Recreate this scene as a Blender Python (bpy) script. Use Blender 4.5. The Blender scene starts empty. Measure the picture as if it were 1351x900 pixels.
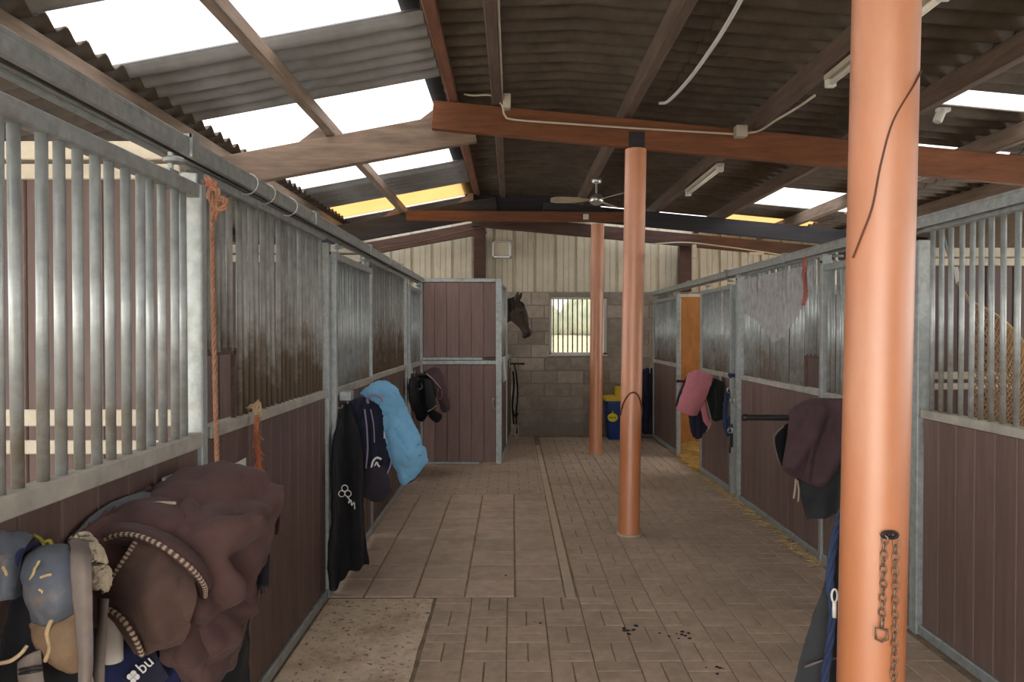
import bpy, math, random
from mathutils import Vector, Matrix, noise
S = bpy.context.scene
COL = S.collection
random.seed(7)
PI = math.pi
# ---------------------------------------------------------------- camera, sky, exposure
CAM_H, FPX, PITCH = 1.6, 960.0, math.radians(0.776)
cd = bpy.data.cameras.new('camera'); cam = bpy.data.objects.new('camera', cd); COL.objects.link(cam)
cd.sensor_width = 36; cd.lens = FPX/1351*36; cd.clip_start = .05
cam.location = (0, 0, CAM_H); cam.rotation_euler = (PI/2-PITCH, 0, 0)
S.camera = cam
W = bpy.data.worlds.new('overcast_sky'); S.world = W; W.use_nodes = True
_bg = W.node_tree.nodes['Background']
_bg.inputs['Color'].default_value = (1.0, .975, .94, 1); _bg.inputs['Strength'].default_value = 1.0
S.view_settings.view_transform = 'Standard'; S.view_settings.look = 'None'
S.view_settings.gamma = 1; S.view_settings.use_curve_mapping = False
S.view_settings.exposure = 3.0
S.cycles.max_bounces = 10; S.cycles.diffuse_bounces = 6; S.cycles.transparent_max_bounces = 12
S.cycles.use_denoising = True

def portal(loc, rot, sx, sy):
    l = bpy.data.lights.new('portal', 'AREA'); l.shape = 'RECTANGLE'; l.size = sx; l.size_y = sy
    l.cycles.is_portal = True
    o = bpy.data.objects.new('daylight_opening', l); COL.objects.link(o); o.location = loc; o.rotation_euler = rot
portal((-1.7, -2.7, 1.2), (PI/2, 0, 0), 5.0, 2.5)
portal((-4.6, 4.3, 1.8), (0, -PI/2, 0), .9, 13.5); portal((5.6, 4.3, 1.8), (0, PI/2, 0), .9, 13.5)

# ---------------------------------------------------------------- helpers
def P(x, y, Y):
    """point at depth Y on the sight line of photo position x, y (used to measure the place)"""
    dx, dy = (x-675.5)/FPX, (450-y)/FPX
    d = Vector((dx, math.cos(PITCH)+dy*math.sin(PITCH), -math.sin(PITCH)+dy*math.cos(PITCH)))
    return Vector((0, 0, CAM_H)) + d*(Y/d.y)

def off(o):
    r = Vector((0, 0, 0))
    while o is not None:
        r = r+o.location; o = o.parent
    return r

class MB:
    def __init__(s): s.v = []; s.f = []
    def add(s, vs, fs):
        b = len(s.v); s.v += [tuple(v) for v in vs]; s.f += [tuple(i+b for i in f) for f in fs]; return s
    def box(s, x0, x1, y0, y1, z0, z1, bev=0, M=None):
        if x0 > x1: x0, x1 = x1, x0
        if y0 > y1: y0, y1 = y1, y0
        if z0 > z1: z0, z1 = z1, z0
        c = Vector(((x0+x1)/2, (y0+y1)/2, (z0+z1)/2)); h = Vector(((x1-x0)/2, (y1-y0)/2, (z1-z0)/2))
        b = min(bev, h.x*.9, h.y*.9, h.z*.9)
        vs, idx = [], {}
        if b <= 0:
            for i in (-1, 1):
                for j in (-1, 1):
                    for k in (-1, 1): vs.append(c+Vector((i*h.x, j*h.y, k*h.z)))
            fs = [(0,1,3,2), (4,6,7,5), (0,4,5,1), (2,3,7,6), (0,2,6,4), (1,5,7,3)]
        else:
            for i in (-1, 1):
                for j in (-1, 1):
                    for k in (-1, 1):
                        for ax in range(3):
                            p = Vector((i*(h.x-b), j*(h.y-b), k*(h.z-b))); p[ax] = (i, j, k)[ax]*h[ax]
                            idx[(i, j, k, ax)] = len(vs); vs.append(c+p)
            fs = []
            for ax in range(3):
                o1, o2 = [a for a in range(3) if a != ax]
                for sg in (-1, 1):
                    q = []
                    for a, bb in ((-1,-1), (1,-1), (1,1), (-1,1)):
                        t = [0, 0, 0]; t[ax] = sg; t[o1] = a; t[o2] = bb; q.append(idx[(*t, ax)])
                    fs.append(tuple(q))
            for ax in range(3):
                o1, o2 = [a for a in range(3) if a != ax]
                for a in (-1, 1):
                    for bb in (-1, 1):
                        t = [0, 0, 0]; t[o1] = a; t[o2] = bb; q = []
                        for e, s2 in ((o1, -1), (o1, 1), (o2, 1), (o2, -1)):
                            t[ax] = s2; q.append(idx[(*t, e)])
                        fs.append(tuple(q))
            for i in (-1, 1):
                for j in (-1, 1):
                    for k in (-1, 1): fs.append(tuple(idx[(i, j, k, ax)] for ax in range(3)))
        if M is not None: vs = [M @ v for v in vs]
        return s.add(vs, fs)
    def beam(s, a, b, w, h, up=(0, 0, 1), bev=0):
        """rectangular bar between two points, w across, h along up"""
        a, b = Vector(a), Vector(b); d = (b-a); L = d.length; d.normalize()
        x = d.cross(Vector(up)).normalized(); z = x.cross(d).normalized()
        M = Matrix((x, d, z)).transposed().to_4x4(); M.translation = a
        return s.box(-w/2, w/2, 0, L, -h/2, h/2, bev, M)
    def tube(s, pts, r, n=8, close=False):
        pts = [Vector(p) for p in pts]; m = len(pts)
        rr = r if isinstance(r, (list, tuple)) else [r]*m
        tan = []
        for i in range(m):
            if close: t = pts[(i+1) % m]-pts[i-1]
            else: t = pts[min(i+1, m-1)]-pts[max(i-1, 0)]
            tan.append(t.normalized() if t.length > 1e-9 else Vector((0, 0, 1)))
        u = tan[0].orthogonal().normalized(); vs = []
        for i in range(m):
            u = (u-tan[i]*u.dot(tan[i])); u = u.normalized() if u.length > 1e-6 else tan[i].orthogonal().normalized()
            w = tan[i].cross(u)
            for k in range(n):
                a = 2*PI*k/n; vs.append(pts[i]+(u*math.cos(a)+w*math.sin(a))*rr[i])
        fs = []
        for i in range(m if close else m-1):
            j = (i+1) % m
            for k in range(n): fs.append((i*n+k, i*n+(k+1) % n, j*n+(k+1) % n, j*n+k))
        if not close:
            fs.append(tuple(range(n-1, -1, -1))); fs.append(tuple((m-1)*n+k for k in range(n)))
        return s.add(vs, fs)
    def lathe(s, prof, n=20, M=None):
        vs = []
        for r, z in prof:
            for k in range(n): vs.append(Vector((r*math.cos(2*PI*k/n), r*math.sin(2*PI*k/n), z)))
        m = len(prof); fs = []
        for i in range(m-1):
            for k in range(n): fs.append((i*n+k, i*n+(k+1) % n, (i+1)*n+(k+1) % n, (i+1)*n+k))
        fs.append(tuple(range(n-1, -1, -1))); fs.append(tuple((m-1)*n+k for k in range(n)))
        if M is not None: vs = [M @ v for v in vs]
        return s.add(vs, fs)
    def loft(s, rings):
        n = len(rings[0]); vs = [p for r in rings for p in r]; fs = []
        for i in range(len(rings)-1):
            for k in range(n): fs.append((i*n+k, i*n+(k+1) % n, (i+1)*n+(k+1) % n, (i+1)*n+k))
        fs.append(tuple(range(n-1, -1, -1))); fs.append(tuple((len(rings)-1)*n+k for k in range(n)))
        return s.add(vs, fs)
    def mesh(s, name, o=Vector((0, 0, 0))):
        me = bpy.data.meshes.new(name); me.from_pydata([tuple(Vector(v)-o) for v in s.v], [], s.f); me.update(); return me
    def build(s, name, m, parent=None, smooth=False, center=True):
        """world-coordinate verts; a part sits in its thing's frame, a lone mesh gets its origin at its base"""
        if parent is not None: o = off(parent)
        elif center:
            xs = list(zip(*s.v)); o = Vector(((min(xs[0])+max(xs[0]))/2, (min(xs[1])+max(xs[1]))/2, min(xs[2])))
        else: o = Vector((0, 0, 0))
        me = s.mesh(name, o)
        return link(name, me, m, parent, smooth, None if parent is not None else o)

def link(name, me, m, parent=None, smooth=False, loc=None):
    ob = bpy.data.objects.new(name, me); COL.objects.link(ob)
    if m is not None and not me.materials: me.materials.append(m)
    if smooth is True:
        for p in me.polygons: p.use_smooth = True
    elif smooth == 'auto':
        me.shade_smooth() if hasattr(me, 'shade_smooth') else None
        if hasattr(me, 'set_sharp_from_angle'): me.set_sharp_from_angle(angle=math.radians(40))
    ob.parent = parent
    if loc is not None: ob.location = loc
    return ob

def tag(o, label, cat, group=None):
    o['label'] = label; o['category'] = cat
    if group: o['group'] = group
    return o
def thing(name, label, cat, loc=(0, 0, 0), rz=0, group=None):
    o = bpy.data.objects.new(name, None); COL.objects.link(o); o.empty_display_size = .1
    o.location = loc; o.rotation_euler = (0, 0, rz)
    return tag(o, label, cat, group)
def struct(o): o['kind'] = 'structure'; return o
def stuff(o): o['kind'] = 'stuff'; return o
def again(ob, loc, rz=None):
    c = ob.copy(); COL.objects.link(c); c.location = loc
    if rz is not None: c.rotation_euler = (0, 0, rz)
    return c

def crom(p, t):
    """Catmull-Rom through a list of vectors, t in 0..1"""
    n = len(p)-1; x = min(max(t*n, 0), n-1e-6); i = int(x); f = x-i
    a = p[i-1] if i > 0 else p[0]*2-p[1]
    b, c = p[i], p[i+1]
    d = p[i+2] if i+2 <= n else p[n]*2-p[n-1]
    return ((b*2) + (c-a)*f + (a*2-b*5+c*4-d)*f*f + (b*3-a-c*3+d)*f*f*f)*.5
def spline(pts, n=24):
    pts = [Vector(p) for p in pts]
    return [crom(pts, i/(n-1)) for i in range(n)]

def cloth(name, rows, m, parent=None, nu=44, nv=44, wr=.006, ws=9.0, th=.008, fold=0, ff=40, fdir=(1, 0, 0), seed=0, layers=2, creases=()):
    """cloth through a net of points, with creases, given a thickness"""
    rows = [[Vector(p) for p in r] for r in rows]
    cols = [[crom(r, i/(nu-1)) for r in rows] for i in range(nu)]
    g = [[crom(cols[i], j/(nv-1)) for i in range(nu)] for j in range(nv)]
    fd = Vector(fdir).normalized(); so = Vector((seed*3.1, seed*1.7, seed*.9))
    N = [[None]*nu for _ in range(nv)]
    def normals(g):
        for j in range(nv):
            for i in range(nu):
                a = g[j][min(i+1, nu-1)]-g[j][max(i-1, 0)]; b = g[min(j+1, nv-1)][i]-g[max(j-1, 0)][i]
                q = a.cross(b); N[j][i] = q.normalized() if q.length > 1e-12 else Vector((0, -1, 0))
    normals(g)
    h = [[None]*nu for _ in range(nv)]
    for j in range(nv):
        for i in range(nu):
            p = g[j][i]; q = p*ws+so
            d = noise.noise(q)*.9 + (1-abs(noise.noise(q*1.7+Vector((5, 2, 9))))*2)*.5
            if layers > 1: d += noise.noise(q*3.3)*.35
            d *= wr
            if fold:
                tt = j/(nv-1); d += fold*min(1, tt*1.6)*math.sin(p.dot(fd)*ff+noise.noise(p*3+so)*2.2+seed)
            for pa, pb_, cw, ch in creases:
                ab = pb_-pa; t_ = max(0, min(1, (p-pa).dot(ab)/ab.length_squared)); q_ = (p-pa-ab*t_); q_.y *= .3
                d += ch*math.exp(-(q_.length/cw)**2)
            h[j][i] = p+N[j][i]*d
    g = h; normals(g)
    b = MB(); top = [p for r in g for p in r]; bot = [g[j][i]-N[j][i]*th for j in range(nv) for i in range(nu)]
    n = nu*nv; fs = []
    for j in range(nv-1):
        for i in range(nu-1):
            a = j*nu+i; fs.append((a, a+1, a+nu+1, a+nu)); fs.append((n+a, n+a+nu, n+a+nu+1, n+a+1))
    edge = [i for i in range(nu)]+[j*nu+nu-1 for j in range(1, nv)]+[(nv-1)*nu+i for i in range(nu-2, -1, -1)]+[j*nu for j in range(nv-2, 0, -1)]
    for k in range(len(edge)):
        a, c = edge[k], edge[(k+1) % len(edge)]; fs.append((a, n+a, n+c, c))
    b.add(top+bot, fs)
    return b.build(name, m, parent, True)

def rope_mb(pts, r, twist=60, strands=3, n=5, step=.012):
    pts = [Vector(p) for p in pts]
    L = sum((pts[i+1]-pts[i]).length for i in range(len(pts)-1)); k = max(12, int(L/step))
    c = spline(pts, k); b = MB()
    for s in range(strands):
        q = []
        for i, p in enumerate(c):
            t = (c[min(i+1, k-1)]-c[max(i-1, 0)]).normalized(); u = t.cross(Vector((0, 1, .01)))
            u = u.normalized() if u.length > 1e-4 else t.orthogonal(); w = t.cross(u); a = i*step*twist+2*PI*s/strands
            q.append(p+(u*math.cos(a)+w*math.sin(a))*r*.55)
        b.tube(q, r*.6, n)
    return b

# ---------------------------------------------------------------- materials
def mat(name, col, rough=.7, metal=0, var=.25, scale=6.0, stretch=(1, 1, 1), bump=.15, bscale=40, dark=None, rnd=.12, coat=0, sheen=0, spec=.4, world=False, bdist=.004):
    m = bpy.data.materials.new(name); m.use_nodes = True; nt = m.node_tree; N = nt.nodes; L = nt.links
    b = N['Principled BSDF']; b.inputs['Roughness'].default_value = rough; b.inputs['Metallic'].default_value = metal
    b.inputs['Specular IOR Level'].default_value = spec
    if coat: b.inputs['Coat Weight'].default_value = coat; b.inputs['Coat Roughness'].default_value = .25
    if sheen: b.inputs['Sheen Weight'].default_value = sheen; b.inputs['Sheen Roughness'].default_value = .5
    if world:
        g = N.new('ShaderNodeNewGeometry'); src = g.outputs['Position']
    else:
        g = N.new('ShaderNodeTexCoord'); src = g.outputs['Object']
    oi = N.new('ShaderNodeObjectInfo')
    ad = N.new('ShaderNodeVectorMath'); ad.operation = 'MULTIPLY_ADD'
    cmb = N.new('ShaderNodeCombineXYZ')
    mm = N.new('ShaderNodeMath'); mm.operation = 'MULTIPLY'; mm.inputs[1].default_value = 0 if world else 13.7
    L.new(oi.outputs['Random'], mm.inputs[0])
    for k in range(3): L.new(mm.outputs[0], cmb.inputs[k])
    L.new(src, ad.inputs[0]); ad.inputs[1].default_value = stretch; L.new(cmb.outputs[0], ad.inputs[2])
    n1 = N.new('ShaderNodeTexNoise'); n1.inputs['Scale'].default_value = scale; n1.inputs['Detail'].default_value = 6; n1.inputs['Roughness'].default_value = .65
    L.new(ad.outputs[0], n1.inputs['Vector'])
    r = N.new('ShaderNodeValToRGB'); c = Vector(col[:3]); d = Vector(dark) if dark else c*(1-var)
    e = c*(1+var*.6)
    r.color_ramp.elements[0].position = .3; r.color_ramp.elements[0].color = (*d, 1)
    r.color_ramp.elements[1].position = .7; r.color_ramp.elements[1].color = (*e, 1)
    L.new(n1.outputs['Fac'], r.inputs['Fac'])
    hs = N.new('ShaderNodeHueSaturation')
    mr = N.new('ShaderNodeMapRange'); mr.inputs['To Min'].default_value = 1-rnd; mr.inputs['To Max'].default_value = 1+rnd
    L.new(oi.outputs['Random'], mr.inputs['Value']); L.new(mr.outputs[0], hs.inputs['Value'])
    L.new(r.outputs['Color'], hs.inputs['Color']); L.new(hs.outputs['Color'], b.inputs['Base Color'])
    if bump:
        n2 = N.new('ShaderNodeTexNoise'); n2.inputs['Scale'].default_value = bscale; n2.inputs['Detail'].default_value = 4
        L.new(ad.outputs[0], n2.inputs['Vector'])
        bp = N.new('ShaderNodeBump'); bp.inputs['Strength'].default_value = bump; bp.inputs['Distance'].default_value = bdist
        L.new(n2.outputs['Fac'], bp.inputs['Height']); L.new(bp.outputs['Normal'], b.inputs['Normal'])
    m['hs'] = 1
    return m
def overlay(m, col, scale, lo, hi, stretch=(1, 1, 1), zlo=None, zhi=None, rough=None, world=True):
    """a second colour laid over the first where a noise is high, optionally only between two heights (dirt, wear, dust)"""
    nt = m.node_tree; N = nt.nodes; L = nt.links; b = N['Principled BSDF']
    old = b.inputs['Base Color'].links[0].from_socket
    if world: g = N.new('ShaderNodeNewGeometry'); src = g.outputs['Position']
    else: g = N.new('ShaderNodeTexCoord'); src = g.outputs['Object']
    mp = N.new('ShaderNodeVectorMath'); mp.operation = 'MULTIPLY'; mp.inputs[1].default_value = stretch; L.new(src, mp.inputs[0])
    n = N.new('ShaderNodeTexNoise'); n.inputs['Scale'].default_value = scale; n.inputs['Detail'].default_value = 7; n.inputs['Roughness'].default_value = .7
    L.new(mp.outputs[0], n.inputs['Vector'])
    fac = n.outputs['Fac']
    if zlo is not None:
        sp = N.new('ShaderNodeSeparateXYZ'); L.new(src, sp.inputs[0])
        zr = N.new('ShaderNodeMapRange'); zr.inputs['From Min'].default_value = zlo; zr.inputs['From Max'].default_value = zhi
        zr.inputs['To Min'].default_value = .25; zr.inputs['To Max'].default_value = -.25; L.new(sp.outputs['Z'], zr.inputs['Value'])
        am = N.new('ShaderNodeMath'); am.operation = 'ADD'; L.new(fac, am.inputs[0]); L.new(zr.outputs[0], am.inputs[1]); fac = am.outputs[0]
    mr = N.new('ShaderNodeMapRange'); mr.inputs['From Min'].default_value = lo; mr.inputs['From Max'].default_value = hi; L.new(fac, mr.inputs['Value'])
    mx = N.new('ShaderNodeMix'); mx.data_type = 'RGBA'; L.new(mr.outputs[0], mx.inputs[0]); L.new(old, mx.inputs[6]); mx.inputs[7].default_value = (*col, 1)
    L.new(mx.outputs[2], b.inputs['Base Color'])
    return m

M = {}
M['board'] = mat('brown_board', (.125, .078, .068), .5, var=.22, scale=5, stretch=(6, 6, .5), bump=.1, bscale=30, rnd=.1)
overlay(M['board'], (.2, .15, .12), 9, .6, .8, (4, 4, .6))
M['litboard'] = mat('lit_brown_board', (.23, .145, .13), .5, var=.2, scale=5, stretch=(6, 6, .5), bump=.1, bscale=30, rnd=.08)  # the brown boards again, lightened in colour to stand for stronger light
M['rightboard'] = mat('mid_brown_board', (.17, .112, .098), .5, var=.2, scale=5, stretch=(6, 6, .5), bump=.1, bscale=30, rnd=.08)  # lighter copy of the brown boards, for the right stall fronts
M['galv'] = mat('galvanised_steel', (.40, .44, .445), .48, .45, var=.28, scale=22, bump=.06, bscale=60, rnd=.04)
overlay(M['galv'], (.27, .235, .18), 5, .56, .75, (1, 1, .6))
M['bar'] = mat('galvanised_bar', (.43, .47, .475), .42, .4, var=.28, scale=14, bump=.05, bscale=60, rnd=.08)
overlay(M['bar'], (.27, .23, .18), 4, .56, .8, (1, 1, 1.2), 1.2, 1.9)
M['oldbar'] = mat('dusty_bar', (.36, .37, .35), .6, .2, var=.32, scale=10, bump=.1, bscale=60, rnd=.12)
overlay(M['oldbar'], (.16, .12, .085), 4, .47, .66, (1, 1, 1), 1.25, 1.95)
M['ledge'] = mat('dusty_ledge', (.42, .40, .35), .7, .1, var=.3, scale=9, rnd=.05)
M['orange'] = mat('orange_paint', (.58, .20, .07), .55, var=.1, scale=3, bump=.03, bscale=30, rnd=0, coat=1, spec=.6)
M['orange'].node_tree.nodes['Principled BSDF'].inputs['Coat IOR'].default_value = 1.9
M['orange'].node_tree.nodes['Principled BSDF'].inputs['Coat Roughness'].default_value = .45
overlay(M['orange'], (.16, .085, .06), 16, .68, .74, (1, 1, .8))
overlay(M['orange'], (.62, .27, .13), 3.5, .5, .75, (1, 1, .35))
M['timber'] = mat('weathered_timber', (.25, .185, .14), .85, var=.4, scale=4, stretch=(5, .6, 5), bump=.3, bscale=24)
M['timberx'] = mat('weathered_rafter', (.23, .165, .125), .85, var=.4, scale=4, stretch=(.6, 5, 5), bump=.3, bscale=24)
M['darkpurlin'] = mat('dark_brown_purlin', (.12, .08, .06), .8, var=.4, scale=4, stretch=(5, .6, 5), bump=.3, bscale=24)
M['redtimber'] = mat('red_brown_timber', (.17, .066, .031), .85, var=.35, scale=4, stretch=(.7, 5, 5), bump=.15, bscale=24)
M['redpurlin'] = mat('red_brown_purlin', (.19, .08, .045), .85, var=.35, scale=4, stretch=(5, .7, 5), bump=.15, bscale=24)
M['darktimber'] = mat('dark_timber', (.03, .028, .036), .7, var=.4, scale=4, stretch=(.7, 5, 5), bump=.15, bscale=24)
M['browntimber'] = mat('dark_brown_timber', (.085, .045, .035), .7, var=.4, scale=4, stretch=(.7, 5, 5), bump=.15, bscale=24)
M['cement'] = mat('fibre_cement', (.115, .091, .069), .9, var=.35, scale=5, bump=.15, bscale=50, rnd=.1, world=True)
overlay(M['cement'], (.07, .058, .046), 1.6, .5, .75)
M['cement2'] = mat('lit_grey_fibre_cement', (.27, .265, .265), .85, var=.2, scale=5, bump=.1, bscale=50, rnd=.05, world=True)  # same cement sheets, rooflight brightness put into the colour
M['cream'] = mat('cream_paint', (.62, .56, .45), .7, var=.2, scale=6, bump=.08)
M['clad'] = mat('cream_cladding', (.66, .62, .50), .55, var=.12, scale=4, bump=.03, rnd=.03)
overlay(M['clad'], (.33, .29, .21), 5, .58, .8, (3, 3, .5))
M['block'] = mat('concrete_block', (.40, .35, .295), .95, var=.25, scale=10, bump=.4, bscale=55, rnd=.17)
overlay(M['block'], (.22, .185, .155), 1.3, .45, .7, (1, 1, 1), .1, 1.2)
M['mortar'] = mat('mortar', (.33, .29, .245), .95, var=.2, scale=20, bump=.3, bscale=80, rnd=0)
M['paver'] = mat('brick_paver', (.45, .345, .265), .85, var=.18, scale=16, bump=.3, bscale=90, rnd=.06)
overlay(M['paver'], (.30, .225, .17), 1.5, .48, .75)
M['tile'] = mat('paving_tile', (.49, .375, .29), .8, var=.2, scale=9, bump=.2, bscale=90, rnd=.09)
overlay(M['tile'], (.27, .2, .155), 1.2, .52, .8)
M['joint'] = mat('sandy_joint', (.24, .18, .125), .95, var=.45, scale=9, bump=.4, bscale=60, world=True)
M['kerb'] = mat('kerb_strip', (.50, .40, .30), .85, var=.15, scale=8, bump=.2)
M['concrete'] = mat('pitted_concrete', (.66, .53, .39), .9, var=.2, scale=12, bump=.5, bscale=40, world=True)
overlay(M['concrete'], (.15, .115, .085), 30, .57, .62)
overlay(M['concrete'], (.30, .2, .12), 2.5, .5, .75)
M['straw'] = mat('straw', (.62, .40, .12), .8, var=.35, scale=14, bump=0)
M['straw2'] = mat('pale_straw', (.55, .42, .22), .8, var=.35, scale=14, bump=0)
M['plywood'] = mat('orange_plywood', (.48, .19, .045), .6, var=.25, scale=5, stretch=(3, 3, 1), bump=.05)
M['black'] = mat('black_tube', (.02, .02, .022), .45, var=.2, bump=0)
M['white'] = mat('white_plastic', (.7, .69, .66), .5, var=.08, bump=0)
M['conduit'] = mat('conduit', (.5, .44, .36), .6, var=.15, bump=0)
M['steelchain'] = mat('rusty_chain', (.28, .19, .14), .45, .6, var=.4, scale=30, bump=.1)
M['wire'] = mat('dark_wire', (.12, .05, .03), .6, var=.2, bump=0)
M['rope'] = mat('old_rope', (.36, .19, .12), .9, var=.3, scale=20, bump=.2)
M['orope'] = mat('orange_twine', (.40, .13, .06), .9, var=.3, scale=20, bump=.2)
M['tan'] = mat('tan_twine', (.45, .33, .2), .9, var=.3, scale=20, bump=.2)
def fabric(name, col, var=.18, rough=.9, sheen=.06): return mat(name, col, rough, var=var, scale=7, bump=.2, bscale=160, rnd=.02, sheen=sheen, spec=.2, bdist=.002)
M['brownrug'] = fabric('brown_rug', (.092, .050, .047), .22)
M['brownrug2'] = fabric('brown_rug_worn', (.10, .06, .05), .3)
M['ruglining'] = fabric('grey_lining', (.11, .115, .13), .25)
M['piping'] = fabric('pale_piping', (.45, .36, .28), .2)
M['navy'] = fabric('navy_fabric', (.022, .024, .045), .3)
M['royal'] = fabric('dark_blue_fabric', (.02, .026, .085), .3)
M['blackrug'] = fabric('black_rug', (.011, .011, .014), .3)
M['charcoal'] = fabric('charcoal_rug', (.04, .042, .046), .3)
M['bluerug'] = fabric('light_blue_rug', (.18, .42, .66), .2)
M['pinkrug'] = fabric('pink_rug', (.58, .21, .25), .12)
M['plum'] = fabric('plum_rug', (.085, .05, .058), .25)
M['lav'] = fabric('lavender_trim', (.30, .25, .38), .2)
M['dustblue'] = mat('dusty_blue_leather', (.095, .11, .14), .6, var=.3, scale=9, bump=.15, bscale=50)
overlay(M['dustblue'], (.27, .2, .13), 7, .56, .75)
M['leather'] = mat('muddy_leather', (.23, .15, .09), .75, var=.35, scale=9, bump=.25, bscale=40)
M['strap'] = mat('grey_webbing', (.17, .14, .125), .8, var=.2, scale=12, bump=.2, bscale=120)
M['fleece'] = mat('cream_fleece', (.58, .50, .37), 1, var=.25, scale=30, bump=.9, bscale=70, bdist=.01)
M['halter'] = fabric('blue_halter', (.028, .045, .105), .25)
M['bin'] = mat('blue_plastic', (.012, .045, .20), .4, var=.1, bump=0)
M['lid'] = mat('yellow_plastic', (.80, .55, .03), .4, var=.1, bump=0)
M['sticker'] = mat('yellow_sticker', (.75, .68, .02), .5, var=.05, bump=0)
M['green'] = mat('dark_green_print', (.03, .15, .03), .5, var=.05, bump=0)
M['steel'] = mat('bright_steel', (.5, .5, .5), .3, .8, var=.1, bump=0)
M['fanblade'] = mat('fan_blade', (.42, .36, .27), .6, var=.25, bump=0)
M['hide'] = mat('dark_bay_hide', (.045, .025, .017), .6, var=.4, scale=3.5, bump=.05, rnd=0, sheen=.2)
M['mane'] = mat('black_mane', (.012, .01, .009), .7, var=.3, scale=20, bump=.2)
M['eye'] = mat('horse_eye', (.008, .006, .005), .08, var=.1, bump=0, spec=.8)
M['ground'] = mat('outside_sand', (.62, .55, .43), .95, var=.12, scale=.6, bump=0, world=True)
M['hedge'] = mat('hedge_leaves', (.50, .54, .44), .9, var=.35, scale=1.2, bump=.5, bscale=3, world=True)
M['tube'] = mat('lamp_tube', (.78, .74, .66), .35, var=.05, bump=0)
M['netm'] = mat('hay_net_cord', (.42, .26, .14), .9, var=.3, scale=20, bump=0)
M['printwhite'] = mat('white_embroidery', (.75, .75, .76), .8, var=.05, bump=0)

def sheetmat(name, tcol, dcol, mixf):
    m = bpy.data.materials.new(name); m.use_nodes = True; nt = m.node_tree; N = nt.nodes; L = nt.links
    N.remove(N['Principled BSDF']); out = N['Material Output']
    t = N.new('ShaderNodeBsdfTransparent'); t.inputs['Color'].default_value = (*tcol, 1)
    d = N.new('ShaderNodeBsdfTranslucent')
    g = N.new('ShaderNodeNewGeometry'); n = N.new('ShaderNodeTexNoise'); n.inputs['Scale'].default_value = 2.5; n.inputs['Detail'].default_value = 5
    L.new(g.outputs['Position'], n.inputs['Vector'])
    r = N.new('ShaderNodeValToRGB'); r.color_ramp.elements[0].color = (*[c*.85 for c in dcol], 1); r.color_ramp.elements[1].color = (*dcol, 1)
    r.color_ramp.elements[0].position = .3; r.color_ramp.elements[1].position = .7
    L.new(n.outputs['Fac'], r.inputs['Fac']); L.new(r.outputs['Color'], d.inputs['Color'])
    x = N.new('ShaderNodeMixShader'); x.inputs[0].default_value = mixf
    L.new(t.outputs[0], x.inputs[1]); L.new(d.outputs[0], x.inputs[2]); L.new(x.outputs[0], out.inputs['Surface'])
    return m
M['sky_sheet'] = sheetmat('clear_rooflight', (.30, .30, .305), (.5, .5, .5), .05)
M['yellow_sheet'] = sheetmat('yellowed_rooflight', (.115, .066, .022), (.32, .19, .07), .4)
M['pane'] = sheetmat('window_glass', (.50, .50, .46), (.3, .3, .3), .1)

# ---------------------------------------------------------------- roof lines
YB = 11.15                                            # back wall
XL, XR = -1.13, 2.17                                  # stall fronts
XWL, XWR = -4.4, 5.4
RIDGE = -.5
def zraf(x):                                          # underside of the rafters
    return 3.17-.094*(x+.55) if x > RIDGE else 3.05-.185*(-.55-x)
def hraf(x): return .22 if x > RIDGE else .25         # rafter depth
def hpur(x): return .145 if x > RIDGE else .10       # purlin depth
def zroof(x): return zraf(x)+hraf(x)+hpur(x)+.03

# ---------------------------------------------------------------- floor
fb = MB(); fb.box(XWL, XWR, -2.6, YB+.2, -.3, -.007)
floor = struct(fb.build('floor', M['joint'], center=False))
og = MB(); og.add([(-60, YB+.25, -.2), (60, YB+.25, -.2), (60, 75, 1.75), (-60, 75, 1.75)], [(0, 1, 2, 3)]); og.box(-60, 60, -60, -2.65, -.35, -.2)
og = og.build('ground_outside', M['ground'], center=False); struct(og)
rng = random.Random(3)
# square tiles in the left strip
tb = MB(); tb.box(-.147, .147, -.147, .147, -.04, 0, .004); tme = tb.mesh('tile'); tme.materials.append(M['tile'])
TX0, TY0, TS = -1.20, 4.36, .305
for r in range(9):
    for c in range(5):
        x = TX0+TS*(c+.5); y = TY0+TS*(r+.5)
        if r == 0 and c == 0: pass
        o = link('tile', tme, None, floor); o.location = (x, y, rng.uniform(-.002, .002)); o.rotation_euler = (rng.uniform(-.006, .006), rng.uniform(-.006, .006), rng.uniform(-.006, .006))
kb = MB()
y = 4.33
while y < 10.2:
    L = .98; kb.box(.328, .388, y, y+L-.006, -.05, .001, .004); y += L
kb.build('kerb_strip', M['kerb'], floor)
kb = MB(); kb.box(-1.2, .30, 4.335, 4.352, -.05, -.004); kb.build('tile_edge', M['joint'], floor)
cp = MB()
NX, NY = 26, 60
x0, x1, y0_, y1_ = -1.09, -.47, -2.5, 4.335
vs = []
for j in range(NY+1):
    for i in range(NX+1):
        x = x0+(x1-x0)*i/NX; yy = y0_+(y1_-y0_)*j/NY
        if i == NX: x += noise.noise((yy*4, 1, 2))*.012
        vs.append((x, yy, -.002+noise.noise((x*6, yy*6, 0))*.004))
cp.add(vs, [(j*(NX+1)+i, j*(NX+1)+i+1, (j+1)*(NX+1)+i+1, (j+1)*(NX+1)+i) for j in range(NY) for i in range(NX)])
cp.build('concrete_patch', M['concrete'], floor, True)
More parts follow.
